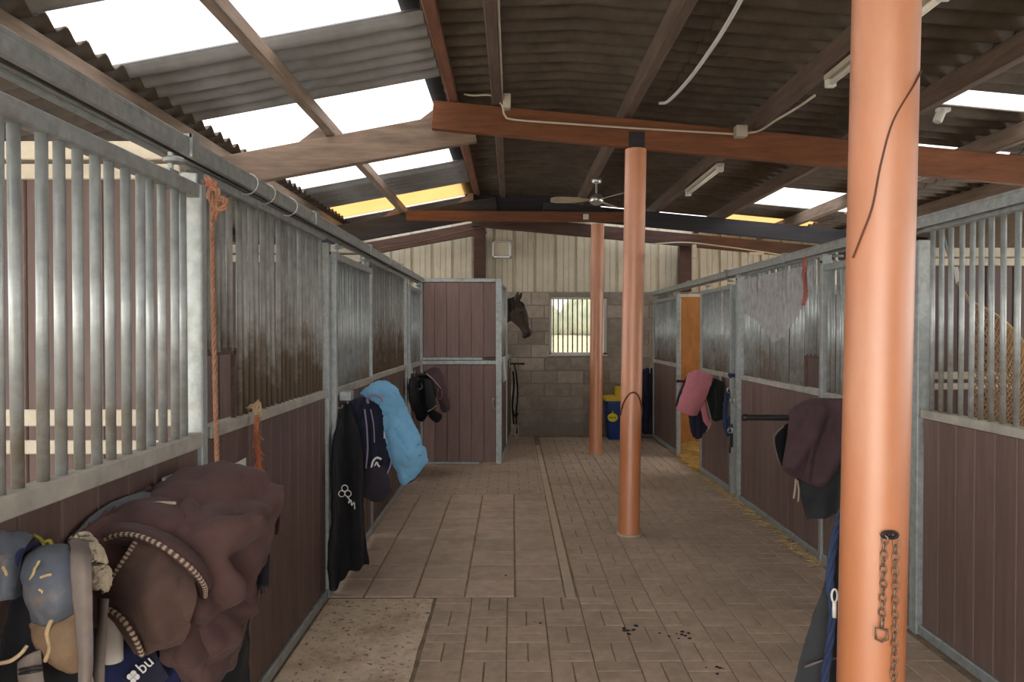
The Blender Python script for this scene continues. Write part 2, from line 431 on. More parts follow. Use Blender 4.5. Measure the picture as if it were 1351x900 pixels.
# basket-weave brick pavers
pb = MB(); pb.box(-.1034, .1034, -.0503, .0503, -.05, 0, .003); pme = pb.mesh('paver'); pme.materials.append(M['paver'])
cells = []
CS = .213
for a in range(-16, 30):
    for b_ in range(-12, 54):
        cx, cy = .40+CS*(a+.5), .1+CS*(b_+.5)
        if cx > XR+.0 or cx < XL-.05 or cy > YB-.1 or cy < -2.3: continue
        if cy < 4.34-.05:
            if cx < -.40: continue
        elif cx < .40: continue
        for h in (-1, 1):
            if (a+b_) % 2: cells.append((cx, cy+h*.0535, 0))
            else: cells.append((cx+h*.0535, cy, PI/2))
# narrow bricks at the far end of the left strip, running bond
filler = []
for r in range(40):
    yy = 7.14+r*.107
    if yy > YB-.1: break
    for c in range(9):
        cx = -1.1+c*.213+(r % 2)*.1065
        if yy > 8.75 and cx < -.28: continue
        if cx > .224:
            filler.append((cx-.1034, .324, yy)); continue
        cells.append((cx, yy, 0))
vis = []
for c in cells:
    px = 676+c[0]*960/max(c[1], .1); py = 437+1536/max(c[1], .1)
    vis.append((-1 if (c[1] > .5 and -30 < px < 1380 and py < 925) else 1, c[1]+abs(c[0]-.9)*.15, c))
vis.sort(key=lambda t: (t[0], t[1]))
rest = MB()
for k, (_, _, (cx, cy, rz)) in enumerate(vis):
    z = rng.uniform(-.0015, .001); tx, ty = rng.uniform(-.007, .007), rng.uniform(-.007, .007); jz = rz+rng.uniform(-.007, .007)
    if k < 300:
        o = link('paver', pme, None, floor); o.location = (cx, cy, z); o.rotation_euler = (tx, ty, jz)
    else:
        R = Matrix.Translation((cx, cy, z)) @ Matrix.Rotation(jz, 4, 'Z') @ Matrix.Rotation(tx, 4, 'X')
        rest.box(-.1034, .1034, -.0503, .0503, -.04, 0, .003, R)
for xa_, xb_, yy in filler:
    if xb_-xa_ > .02: rest.box(xa_, xb_, yy-.0503, yy+.0503, -.04, 0, .003)
ro = stuff(rest.build('pavers', M['paver'], floor))

# ---------------------------------------------------------------- walls
WX0, WX1, WZ0, WZ1 = .575, 1.455, 1.24, 2.12           # window opening
wb = MB()
wb.box(XWL, WX0, YB, YB+.2, -.02, 2.2); wb.box(WX1, XWR, YB, YB+.2, -.02, 2.2)
wb.box(WX0, WX1, YB, YB+.2, -.02, WZ0); wb.box(WX0, WX1, YB, YB+.2, WZ1, 2.2)
wall_b = struct(wb.build('wall_back', M['mortar'], center=False))
bmesh_cache = {}
def blockmesh(w, h):
    k = (round(w, 3), round(h, 3))
    if k not in bmesh_cache:
        b = MB(); b.box(-w/2, w/2, -.012, .02, -h/2, h/2, .004); me = b.mesh('block'); me.materials.append(M['block']); bmesh_cache[k] = me
    return bmesh_cache[k]
for r in range(11):
    z0, z1 = r*.2, r*.2+.19
    x = -1.3-(r % 2)*.2
    while x < 2.75:
        segs = [(x, x+.39)]
        if z1 > WZ0-.02 and z0 < WZ1+.02:
            s2 = []
            for a, b in segs:
                if b > WX0-.02 and a < WX1+.02:
                    if a < WX0-.05: s2.append((a, WX0-.01))
                    if b > WX1+.05: s2.append((WX1+.01, b))
                else: s2.append((a, b))
            segs = s2
        for a, b in segs:
            o = link('block', blockmesh(b-a, .19), None, wall_b); o.location = ((a+b)/2, YB+rng.uniform(-.003, .002), (z0+z1)/2)
        x += .4
# trapezoid cladding above the blocks
def clad_panel(w, h):
    b = MB(); prof = [(0, 0), (.008, .035), (.045, .035), (.053, 0), (.145, 0), (.153, .010), (.161, 0), (.225, 0), (.233, .010), (.241, 0), (w, 0)]
    vs = []
    for x, y in prof: vs += [(x, y, 0), (x, y, h)]
    b.add(vs, [(2*i, 2*i+2, 2*i+3, 2*i+1) for i in range(len(prof)-1)]); return b.mesh('cladding_panel')
cme = {}
k = 0
for k in range(31):
    x = XWL+k*.315
    h = min(zroof(x), zroof(x+.315))-.07-2.2
    me = clad_panel(.315, h); me.materials.append(M['clad'])
    o = link('cladding_panel', me, None, wall_b); o.location = (x, YB+.06, 2.2)
b = MB(); b.box(XWL, XWR, YB+.12, YB+.14, 2.2, 2.4)
vs = [(XWL, YB+.13, 2.3), (XWR, YB+.13, 2.3), (XWR, YB+.13, zroof(XWR)), (RIDGE, YB+.13, zroof(RIDGE)), (XWL, YB+.13, zroof(XWL))]
b.add(vs, [(0, 1, 2, 3, 4)]); b.build('backing_sheet', M['clad'], wall_b)
for side, x0, x1 in (('left', XWL-.15, XWL), ('right', XWR, XWR+.15)):
    b = MB(); b.box(x0, x1, -2.6, YB+.2, -.02, 1.35); zt = min(zroof(x0), zroof(x1))-.045
    b.box(x0, x1, -2.6, YB+.2, 2.25, zt)
    for y in (-2.6, -.5, 2.5, 5.55, 8.6, YB-.1): b.box(x0, x1, y, y+.3, 1.35, 2.25)  # piers across an unseen open band put in to light the stalls
    struct(b.build('wall_'+side, M['mortar'], center=False))
b = MB(); b.box(XWL, -4.2, -2.6, -2.45, -.02, 2.4); b.box(.8, XWR, -2.6, -2.45, -.02, 2.4); b.box(XWL, XWR, -2.6, -2.45, 2.4, 2.62); b.box(-2.6, 3.5, -2.6, -2.45, 2.62, 3.0)
struct(b.build('wall_front', M['mortar'], center=False))  # unseen wall added to limit the daylight, opening placed left to light the column
# window
b = MB()
for a in ((WX0, WX1, WZ0, WZ0+.035), (WX0, WX1, WZ1-.03, WZ1), (WX0, WX0+.035, WZ0, WZ1), (WX1-.05, WX1, WZ0, WZ1)): b.box(a[0], a[1], YB+.01, YB+.09, a[2], a[3], .004)
win = struct(b.build('window_1', M['white'], center=False))
b = MB(); b.box(WX0-.01, WX1+.01, YB-.03, YB+.03, WZ0-.02, WZ0, .004); b.build('window_sill', M['white'], win)
b = MB(); b.box(WX0+.03, WX1-.04, YB+.075, YB+.08, WZ0+.03, WZ1-.03); b.build('window_pane', M['pane'], win)
bm_ = MB(); bm_.tube([(0, 0, 0), (0, 0, WZ1-WZ0-.04)], .010, 8); bme = bm_.mesh('window_bar'); bme.materials.append(M['darkpurlin'])
for i in range(11):
    o = link('window_bar', bme, None, win, True); o.location = (WX0+.06+i*(WX1-WX0-.14)/10, YB+.035, WZ0+.02)
hb = MB()
for i in range(60):
    hb.lathe([(.1, 0), (1.0, .5), (1.2, 1.4), (.8, 2.4), (.1, 3.0)], 9, Matrix.Translation((-28+i*.95+rng.uniform(-.3, .3), 60+rng.uniform(-1, 1), 1.0)) @ Matrix.Scale(rng.uniform(.8, 1.25), 4))
o = hb.build('hedge', M['hedge'], smooth=True); stuff(o); tag(o, 'long green hedge far outside behind the barred window', 'hedge')

# ---------------------------------------------------------------- roof sheets
ceil = struct(bpy.data.objects.new('ceiling', None)); COL.objects.link(ceil)
PITCHC = .177
def zleft(x): return 3.05-.185*(-.55-x)+.25+.10+.03      # the left slope runs a little under the ridge
def sheet(xa, xb, ya, yb, lift, m, name, thick=.008):
    zf = zleft if xa < -1 else zroof
    n = max(6, int((yb-ya)/PITCHC*8)); vs = []; b = MB(); xs = [xa, (xa+xb)/2, xb]
    for sgn in (0, 1):
        for i in range(n+1):
            y = ya+(yb-ya)*i/n; w = .026*math.cos(2*PI*y/PITCHC)
            for x in xs: vs.append((x, y, zf(x)+w+lift+sgn*thick))
    q = (n+1)*3; fs = []
    for i in range(n):
        for j in range(2):
            a = i*3+j; fs.append((a, a+1, a+4, a+3)); fs.append((q+a, q+a+3, q+a+4, q+a+1))
        for a, c in ((i*3, i*3+3), (i*3+2, i*3+5)): fs.append((a, c, q+c, q+a))
    for a in (0, n*3): 
        for j in range(2): fs.append((a+j, q+a+j, q+a+j+1, a+j+1))
    b.add(vs, fs); return b.build(name, m, ceil, 'auto')
ys = [-2.6, -1.7, -.8, .1, 1.0, 1.85, 2.7, 3.5, 4.25, 4.7, 5.3, 6.2, 7.08, 7.95, 8.92, 9.85, 10.45, YB+.15]
ysR = [-2.6, -1.7, -.8, .1, 1.0, 1.85, 2.65, 3.45, 4.2, 4.86, 5.28, 6.2, 7.1, 8.2, 9.4, 10.0, 10.9, YB+.15]
for i in range(len(ys)-1):
    for (xa, xb, lift, tag_) in ((XWL-.1, -2.26, 0, 'L2'), (-2.38, -.465, .012, 'L1'), (RIDGE-.02, 1.28, .012, 'R1'), (1.18, 2.92, .006, 'R2'), (2.82, 4.35, 0, 'R3'), (4.25, XWR+.1, -.006, 'R4')):
        m, nm, th = M['cement'], 'roof_sheet', .008
        if tag_ == 'R3' : ya, yb = ysR[i], ysR[i+1]
        else: ya, yb = ys[i], ys[i+1]
        if tag_ == 'L1':
            m = M['cement2']
            if i in (3, 5, 7, 10, 11, 12): m, nm, th = M['sky_sheet'], 'rooflight_sheet', .002  # the nearest two, out of view, are added to bring in more daylight
            if i == 14: m, nm, th = M['yellow_sheet'], 'rooflight_sheet', .002
        if tag_ == 'R3':
            if i in (4, 6, 9, 11, 13): m, nm, th = M['sky_sheet'], 'rooflight_sheet', .002  # first pair here is also unseen, added for extra daylight
            if i == 15: m, nm, th = M['yellow_sheet'], 'rooflight_sheet', .002
        if i == 16 and tag_ in ('L1', 'R2'): m, nm, th = M['sky_sheet'], 'rooflight_sheet', .002  # last bay: left one added out of sight to brighten the back wall
        if nm == 'roof_sheet': sheet(xa, xb, ya, yb, lift, m, nm, th)
        else:
            n = 40 if tag_ == 'L1' else 40
            b = MB(); vs = []
            K = max(6, int((yb-ya)/PITCHC*8))
            for q in range(K+1):
                y = ya+(yb-ya)*q/K
                for x in (xa, xb): vs.append((x, y, (zleft if xa < -1 else zroof)(x)+.006*math.cos(2*PI*y/PITCHC)+lift+.014))
            b.add(vs, [(2*q, 2*q+1, 2*q+3, 2*q+2) for q in range(K)]); b.build(nm, m, ceil, True)
rc = MB(); rc.beam((RIDGE, -2.6, zroof(RIDGE)+.045), (RIDGE, YB+.2, zroof(RIDGE)+.045), .3, .02); rc.build('ridge_cap', M['cement'], ceil)

# ---------------------------------------------------------------- rafters, purlins, columns
def rafter(Y, xa, xb, m, label, w=.075, h=None):
    left = xa < -2; zf = (lambda x: 3.05-.185*(-.55-x)) if left else (lambda x: 3.17-.094*(x+.55))
    h = h or (.25 if left else .22)
    b = MB(); a = Vector((xa, Y, zf(xa)+h/2)); c = Vector((xb, Y, zf(xb)+h/2)); b.beam(a, c, w, h, bev=.006)
    return tag(b.build('rafter', m), label, 'beam', 'roof rafters')
rafter(1.93, -.62, 5.38, M['redtimber'], 'right rafter overhead of the nearest orange column')
rafter(2.01, -4.38, -.30, M['timberx'], 'left rafter overhead, joined above the nearest column')
rafter(5.71, -.62, 5.38, M['redtimber'], 'long red-brown rafter crossing the aisle on the middle orange column')
rafter(5.79, -4.38, -.30, M['timberx'], 'weathered grey-brown rafter rising under the left rooflights')
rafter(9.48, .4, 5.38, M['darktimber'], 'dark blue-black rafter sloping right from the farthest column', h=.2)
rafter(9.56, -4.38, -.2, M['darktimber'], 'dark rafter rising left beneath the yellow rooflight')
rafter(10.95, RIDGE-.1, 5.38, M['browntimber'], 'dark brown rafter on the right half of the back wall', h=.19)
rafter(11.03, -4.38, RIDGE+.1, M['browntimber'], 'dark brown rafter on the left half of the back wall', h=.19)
b = MB(); b.beam((-1.36, 9.40, 3.085), (1.5, 9.40, 3.07), .06, .13, bev=.005); tag(b.build('collar_beam', M['redtimber']), 'level red-brown collar beam at the top of the farthest column', 'beam')
b = MB(); b.beam((-.62, 9.65, 3.30), (.62, 9.65, 3.27), .05, .22, bev=.005); tag(b.build('gusset_plate', M['darktimber']), 'dark plate joining the rafters at the far ridge', 'beam')
for x, s in ((-.49, 'left'), (2.62, 'right')):
    b = MB(); b.box(x-.09, x+.09, YB-.16, YB-.02, 2.2 if x > 0 else 2.2, zraf(x)+.02, .006); tag(b.build('wall_post', M['browntimber']), 'brown wall post on the %s of the cream cladding' % s, 'post')
PUR = [(-3.6, M['timber'], 'purlin over the left stalls near the eaves'), (-2.35, M['timber'], 'pale weathered purlin along the low edge of the left rooflights'),
       (-1.43, M['timber'], 'weathered purlin running through the middle of the left rooflights'), (-.46, M['redpurlin'], 'red-brown ridge purlin at the inner edge of the rooflights'),
       (-.12, M['darkpurlin'], 'purlin just right of the ridge with a conduit along it'), (.9, M['darkpurlin'], 'purlin meeting the rafter above the middle column, carrying the fan'),
       (1.91, M['darkpurlin'], 'purlin carrying the fluorescent lamps'), (2.78, M['darkpurlin'], 'purlin along the inner edge of the right rooflights'),
       (3.75, M['timber'], 'purlin under the right rooflights over the stalls'), (4.7, M['timber'], 'outermost purlin over the right stalls')]
for x, m, l in PUR:
    b = MB(); hp_ = hpur(x); z = zraf(x)+hraf(x)+hp_/2+.003
    b.beam((x, -2.5, z), (x, 11.1, z), .07, hp_-.006, bev=.006)
    tag(b.build('purlin', m), l, 'beam', 'roof purlins')

for Y, w_ in ((5.79, 'at the long rafter'), (9.56, 'at the far dark rafter')):
    for x, l in ((-1.43, 'middle purlin of the left rooflights'), (-.47, 'red-brown ridge purlin')):
        b = MB(); z = 3.05-.185*(-.55-x)+.25; vs = [(x-.26, z-.05), (x-.037, z-.008), (x-.037, z+.09), (x-.075, z+.09)]
        b.add([(p[0], Y-.03, p[1]) for p in vs]+[(p[0], Y+.03, p[1]) for p in vs], [(0, 1, 2, 3), (7, 6, 5, 4), (0, 4, 5, 1), (1, 5, 6, 2), (2, 6, 7, 3), (3, 7, 4, 0)])
        tag(b.build('purlin_cleat', M['timberx']), 'wedge of wood propping the %s %s' % (l, w_), 'cleat', 'purlin cleats')

def column(xb, xt, Y, r, label, ztop):
    b = MB(); n = 28
    d = Vector((xt-xb, 0, ztop)); 
    b.tube([Vector((xb, Y, 0))+d*(i/12) for i in range(13)], r, n)
    t = thing('column', label, 'column', (xb, Y, 0), group='orange columns')
    b.build('shaft', M['orange'], t, 'auto')
    f = MB(); f.tube([Vector((xb, Y, -.01)), Vector((xb, Y, .012))], r+.012, n); f.build('base_ring', M['kerb'], t, 'auto')
    return t
col1 = column(.945, .995, 1.93, .083, 'nearest thick orange column at the right with a chain on it', zraf(.97)-.01)
col2 = column(.92, .968, 5.71, .083, 'middle orange column with a wire loop and scraped paint', zraf(.96)-.01)
col3 = column(1.085, 1.108, 9.44, .084, 'farthest deep orange column in front of the barred window', 2.985)
for (xx, Y, zt) in ((.968, 5.71, zraf(.96)),):
    b = MB(); b.box(xx-.06, xx+.06, Y-.045, Y-.036, zt-.02, zt+.12); b.build('head_bracket', M['darktimber'], col2)

# ---------------------------------------------------------------- stall fronts
def bars(root, y0, y1, z0, z1, m, gap=.071, r=.013, rev=False):
    bb = MB(); bb.tube([(0, 0, z0), (0, 0, z1)], r, 10); me = bb.mesh('bar'); me.materials.append(m)
    n = int((y1-y0)/gap)
    for i in range(n):
        o = link('bar', me, None, root, True); y = (y1-gap*(i+.7)) if rev else y0+gap*(i+.7)
        o.location = (rng.uniform(-.001, .001), y, 0); o.rotation_euler = (rng.uniform(-.003, .003), rng.uniform(-.003, .003), rng.uniform(0, 6))
    return n
def boards(root, y0, y1, z0, z1, m, w=.142, t=.032, xc=0):
    n = max(1, round((y1-y0)/w)); ww = (y1-y0)/n
    bb = MB(); bb.box(-t/2, t/2, -ww/2+.0012, ww/2-.0012, z0, z1, .005); me = bb.mesh('board'); me.materials.append(m)
    for i in range(n):
        o = link('board', me, None, root); o.location = (xc+rng.uniform(-.001, .001), y0+ww*(i+.5), 0)
def fixed_panel(label, x, y0, y1, top, ledge, barm, gap=.071, hatch=None, rev=False, rz=0, r=.013, bm=None):
    t = thing('stall_grille', label, 'grille', group='barred stall fronts')
    L = y1-y0
    b = MB(); b.box(-.03, .03, 0, L, .0, .055, .004); b.build('bottom_rail', M['galv'], t)
    b = MB(); b.box(-.03, .03, 0, L, ledge-.045, ledge, .004); b.build('ledge_rail', M['ledge'], t)
    b = MB(); b.box(-.022, .022, 0, L, top-.035, top, .004); b.build('top_rail', M['galv'], t)
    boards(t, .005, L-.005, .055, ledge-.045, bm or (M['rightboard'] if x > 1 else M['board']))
    if hatch:
        h0, h1, hz = hatch
        if h0 > .05: bars(t, 0, h0, ledge, top-.03, barm, gap, r, rev)
        bars(t, h0, h1, hz, top-.03, barm, gap, r, rev)
        if h1 < L-.05: bars(t, h1, L, ledge, top-.03, barm, gap, r, rev)
        b = MB(); b.box(-.008, .008, h0, h1, hz-.012, hz+.012); b.box(-.008, .008, (h1-.02) if h0 < .1 else h0, h1 if h0 < .1 else h0+.02, ledge, hz); b.build('hatch_frame', M['darkpurlin'], t)
    else: bars(t, 0, L, ledge, top-.03, barm, gap, r, rev)
    t.location = (x, y0, 0); t.rotation_euler = (0, 0, rz)
    return t
def sliding_door(label, x, y0, y1, top, ledge, barm, gap=.071, rev=False, rollers=True, zb=.03):
    t = thing('sliding_door', label, 'door', group='sliding stall doors')
    L = y1-y0
    for a in (0, L-.04):
        b = MB(); b.box(-.025, .025, a, a+.045, zb, top, .004); b.build('stile', M['galv'], t)
    b = MB(); b.box(-.022, .022, .04, L-.04, top-.045, top, .004); b.build('top_rail', M['galv'], t)
    b = MB(); b.box(-.022, .028, .04, L-.04, ledge-.05, ledge, .004); b.build('ledge_rail', M['ledge'], t)
    b = MB(); b.box(-.022, .022, .04, L-.04, zb, zb+.06, .004); b.build('bottom_rail', M['galv'], t)
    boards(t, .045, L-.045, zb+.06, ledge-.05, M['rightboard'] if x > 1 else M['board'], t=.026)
    bars(t, .04, L-.04, ledge-.01, top-.04, barm, gap, .013, rev)
    if rollers:
        for a in (.12, L-.2):
            b = MB(); b.tube([(0, a, top-.01), (0, a, top+.065)], .009, 8)
            b.lathe([(.012, top+.03), (.03, top+.034), (.034, top+.043), (.026, top+.05), (.01, top+.052)], 14, Matrix.Translation((.01, a, 0)))
            b.box(-.012, .012, a-.03, a+.03, top, top+.012); b.build('hanger', M['galv'], t, 'auto')
    t.location = (x, y0, 0)
    return t
def post(label, x, y, h, w=.06, name='stall_post'):
    t = thing(name, label, 'post', (x, y, 0), group='galvanised stall posts')
    b = MB(); b.box(x-w/2, x+w/2, y-w/2, y+w/2, 0, h, .004); pt = b.build('tube', M['galv'], t)
    b = MB(); b.box(x-w/2-.008, x+w/2+.008, y-w/2-.008, y+w/2+.008, 0, .01); b.build('foot_plate', M['galv'], pt)
    b = MB(); b.tube([(x+math.copysign(w/2, -x)-.0, y, h-.06), (x+math.copysign(w/2+.006, -x), y, h-.06)], .009, 8); b.build('bolt', M['black'], pt)
    return t
# left row
dA = sliding_door('nearest left sliding stall door of clean galvanised bars over dark boards', -1.05, .75, 2.445, 2.085, 1.265, M['bar'])
post('galvanised post behind the edge of the nearest left door', -1.14, 2.60, 2.16)
fixed_panel('dirty barred stall panel beside the nearest left door, rope hanging on it', XL, 2.66, 4.34, 2.175, 1.25, M['oldbar'], hatch=(0, .30, 1.52))
post('left galvanised post beside the long black rug', -1.13, 4.385, 2.13, .065)
sliding_door('second left sliding stall door behind the light blue rug', -1.10, 4.45, 5.62, 2.085, 1.25, M['bar'], .066)
post('left galvanised post after the second sliding door', -1.14, 5.69, 2.16, .05)
fixed_panel('far left barred stall panel past the light blue rug', XL, 5.75, 7.58, 2.175, 1.25, M['oldbar'], .066)
post('left galvanised post just before the brown rug by the partition', -1.13, 7.64, 2.15, .065)
sliding_door('farthest left sliding stall door tucked against the brown partition', -1.10, 7.70, 8.66, 2.085, 1.25, M['bar'], .066)
def track(label, x, y0, y1, z, sx):
    t = thing('door_track', label, 'rail', (x, y0, z))
    b = MB(); b.box(x-.03, x+.03, y0, y1, z+.045, z+.06, .002); b.box(x-.03, x-.024, y0, y1, z, z+.045); b.box(x+.024, x+.03, y0, y1, z, z+.045)
    b.box(x-.024, x-.012, y0, y1, z, z+.005); b.box(x+.012, x+.024, y0, y1, z, z+.005); b.build('channel', M['galv'], t)
    b = MB(); b.box(x-sx*.052, x-sx*.032, y0, y1, z-.012, z+.05, .004); b.build('edge_strip', M['galv'], t)
    k = 0
    for y in [y0+.6+1.52*i for i in range(int((y1-y0)/1.52))]:
        b = MB(); b.box(x-.045, x+.04, y-.025, y+.025, z+.058, z+.07); b.box(x+sx*.032, x+sx*.042, y-.025, y+.025, z-.005, z+.07); b.build('bracket', M['galv'], t)
    return t
tl = track('long galvanised door track on top of the left stall fronts', -1.09, .3, 8.74, 2.178, 1)
for i, (y, dz) in enumerate(((3.0, 0), (3.22, 0), (3.55, 0), (6.3, 0))):
    q = [Vector((-1.09+.046*math.cos(a), y+.012*math.sin(a), 2.205+.046*math.sin(a))) for a in [2*PI*k/14 for k in range(14)]]
    b = MB(); b.tube(q, .0022, 5, True); b.build('string_tie', M['white'], tl)
# right row
fixed_panel('nearest right barred stall panel with hay net behind', XR, 1.1, 3.81, 2.15, 1.19, M['bar'], .078, rev=True, r=.0125)
post('right galvanised post just behind the nearest orange column', XR, 3.86, 2.08, .07)
sliding_door('right sliding stall door mostly hidden by the nearest column', 2.12, 3.93, 4.96, 2.05, 1.19, M['bar'], .071)
post('right galvanised post behind the brown and black rugs', XR, 5.04, 2.14, .06)
fp = fixed_panel('cobwebbed right stall panel between two posts, hatch low at one end', XR, 5.08, 6.84, 2.15, 1.19, M['bar'], .074, hatch=(0, .30, 1.42))
post('right galvanised post with the blue halter beside it', 2.16, 6.89, 2.15, .07)
sliding_door('closed right sliding door behind the pink rug', 2.13, 7.0, 8.14, 2.05, 1.19, M['bar'], .062)
sliding_door('open right sliding door pushed back beside the straw doorway', 2.10, 9.16, 10.72, 2.05, 1.19, M['bar'], .06)
fixed_panel('last right stall panel in the back corner by the block wall', XR+.03, 9.9, 11.10, 2.15, 1.19, M['oldbar'], .066)
track('long galvanised door track on top of the right stall fronts', 2.14, .5, 11.1, 2.135, -1)
# cobweb sheet hung behind the right panel, V-shaped lower edge
wm = bpy.data.materials.new('cobweb'); wm.use_nodes = True; _nt = wm.node_tree; _b = _nt.nodes['Principled BSDF']
_b.inputs['Base Color'].default_value = (.46, .46, .47, 1); _b.inputs['Roughness'].default_value = 1
_n = _nt.nodes.new('ShaderNodeTexNoise'); _n.inputs['Scale'].default_value = 14; _n.inputs['Detail'].default_value = 8
_g = _nt.nodes.new('ShaderNodeTexCoord'); _nt.links.new(_g.outputs['Object'], _n.inputs['Vector'])
_r = _nt.nodes.new('ShaderNodeMapRange'); _r.inputs['From Min'].default_value = .05; _r.inputs['From Max'].default_value = .62; _nt.links.new(_n.outputs['Fac'], _r.inputs['Value']); _nt.links.new(_r.outputs[0], _b.inputs['Alpha'])
def cobweb(root, x, ya, yb, ztop, dips):
    b = MB(); n = 40; vs = []
    for i in range(n+1):
        y = ya+(yb-ya)*i/n; t = i/n*(len(dips)-1); k = min(int(t), len(dips)-2); zb = dips[k]+(dips[k+1]-dips[k])*(t-k)+noise.noise((y*9, 0, 0))*.03
        for j in range(5): vs.append((x+noise.noise((y*5, j, 3))*.006, y, ztop+(zb-ztop)*j/4))
    b.add(vs, [(i*5+j, i*5+j+1, i*5+j+6, i*5+j+5) for i in range(n) for j in range(4)])
    stuff(b.build('cobweb', wm, root, True))
cobweb(fp, XR-.016, 5.15, 6.8, 2.08, [1.98, 1.82, 1.66, 1.55, 1.5, 1.58, 1.68, 1.74, 1.78])

# partitions inside (across the stalls)
def partition(label, xa, xb, Y, top, m, cap, low=True, name='stall_partition'):
    t = thing(name, label, 'partition', (xa, Y, 0), group='boarded partitions across the stalls')
    n = round((xb-xa)/.142); w = (xb-xa)/n
    b = MB(); b.box(-w/2+.0012, w/2-.0012, -.016, .016, .02, top-.06, .005); me = b.mesh('board'); me.materials.append(m)
    for i in range(n): o = link('board', me, None, t); o.location = (w*(i+.5), rng.uniform(-.001, .001), 0)
    for z0, z1, mm in cap:
        b = MB(); b.box(xa, xb, Y-.03, Y+.03, z0, z1, .004); b.build('rail', mm, t)
    return t
cap = [(2.14, 2.195, M['cream']), (2.21, 2.275, M['cream']), (1.26, 1.32, M['cream']), (1.16, 1.21, M['cream'])]
partition('brown boarded partition with cream rails behind the nearest left door bars', XWL+.02, XL-.05, 2.62, 2.26, M['board'], cap)
partition('brown boarded partition between the second and third left stalls', XWL+.02, XL-.05, 5.71, 2.26, M['board'], cap[:2])
capr = [(1.945, 1.985, M['cream']), (1.99, 2.04, M['cream']), (1.345, 1.385, M['cream']), (1.29, 1.325, M['cream'])]
partition('brown boarded partition with cream rails behind the hay net', XR+.05, XWR-.02, 3.87, 2.02, M['board'], capr)
partition('brown boarded partition between the two far right stalls', XR+.05, XWR-.02, 6.9, 2.02, M['board'], capr[:2])
t = thing('plywood_partition', 'orange plywood partition seen through the open doorway on the right', 'partition', (XR+.05, 9.87, 0))
b = MB(); b.box(XR+.06, 3.5, 9.84, 9.87, .02, 2.06, .002); b.box(3.505, XWR-.02, 9.84, 9.87, .02, 2.06, .002); b.build('panel', M['plywood'], t)
b = MB(); b.box(XR+.06, XWR-.02, 9.82, 9.88, 2.06, 2.1, .003); b.build('cap_rail', M['cream'], t)
# partition standing out into the aisle (frontal brown panel)
X0, X1, Y = -1.075, -.195, 8.78
t = thing('stall_partition', 'pinkish brown boarded partition facing the camera with grey rails', 'partition', (X0, Y, 0))
n = 6; w = (X1-X0)/n
for z0, z1 in ((.02, 1.20), (1.285, 2.19)):
    b = MB(); b.box(-w/2+.0015, w/2-.0015, -.016, .016, z0, z1, .006); me = b.mesh('board'); me.materials.append(M['litboard'])
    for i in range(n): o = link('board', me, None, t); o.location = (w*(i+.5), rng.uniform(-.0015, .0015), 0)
b = MB(); b.box(X0, X1, Y-.03, Y+.03, 2.19, 2.235, .004); b.build('top_rail', M['galv'], t)
b = MB(); b.box(X0, X1, Y-.03, Y+.03, 1.20, 1.245, .004); b.build('middle_rail', M['galv'], t)
b = MB(); b.box(X0, X1-.16, Y-.034, Y+.03, 1.25, 1.285, .004); b.build('middle_rail', M['galv'], t)
b = MB(); b.box(X0, X1-.2, Y-.034, Y+.02, .0, .022, .003); b.build('bottom_rail', M['galv'], t)
b = MB(); b.box(X1, X1+.07, Y-.035, Y+.035, 0, 2.235, .004); b.build('corner_post', M['galv'], t)
b = MB(); b.box(X0-.05, X0, Y-.03, Y+.03, 0, 2.235, .004); b.build('wall_post', M['galv'], t)
b = MB(); b.tube(spline([(X1-.01, Y-.04, .79), (X1-.035, Y-.06, .78), (X1-.03, Y-.06, .68), (X1-.01, Y-.04, .67)], 10), .006, 6); b.build('pull_handle', M['steel'], t)
# angled front of the horse's stall
A0, A1 = Vector((-.16, 8.84, 0)), Vector((-.03, 11.08, 0)); ang = math.atan2(-(A1.x-A0.x), A1.y-A0.y)
t = fixed_panel('grey panel of the horse stall beside the brown partition corner', A0.x, 0, 1.08, 2.2, 1.25, M['bar'], .066, rz=ang); t.location = A0
d = (A1-A0).normalized(); pB = A0+d*1.14
post('grey post next to the horse neck', pB.x, pB.y, 2.08, .06)
t = thing('stall_half_door', 'low boarded half door that the horse looks over', 'door')
b = MB(); b.box(-.025, .025, 0, 1.02, 1.2, 1.25, .004); b.build('top_rail', M['galv'], t)
b = MB(); b.box(-.025, .025, 0, 1.02, .02, .08, .004); b.build('bottom_rail', M['galv'], t)
boards(t, .005, 1.015, .08, 1.2, M['board'])
t.location = pB+d*.05; t.rotation_euler = (0, 0, ang)

# ---------------------------------------------------------------- horse
def ring(c, fwd, up, w, h, n=20, sq=0):
    fwd = Vector(fwd).normalized(); up = Vector(up); up = (up-fwd*up.dot(fwd)).normalized(); side = up.cross(fwd)
    out = []
    for k in range(n):
        a = 2*PI*k/n; ca, sa = math.cos(a), math.sin(a)
        out.append(Vector(c)+side*(w*ca)+up*(h*sa*(1-.0*ca*ca)))
    return out
HY = 10.52
hb = MB()
def body_loft(b, st):
    pts = [Vector(s[0]) for s in st]; rr = []
    for i, s in enumerate(st):
        f = pts[min(i+1, len(pts)-1)]-pts[max(i-1, 0)]
        rr.append(ring(s[0], f, s[3] if len(s) > 3 else (0, 0, 1), s[1], s[2]))
    b.loft(rr)
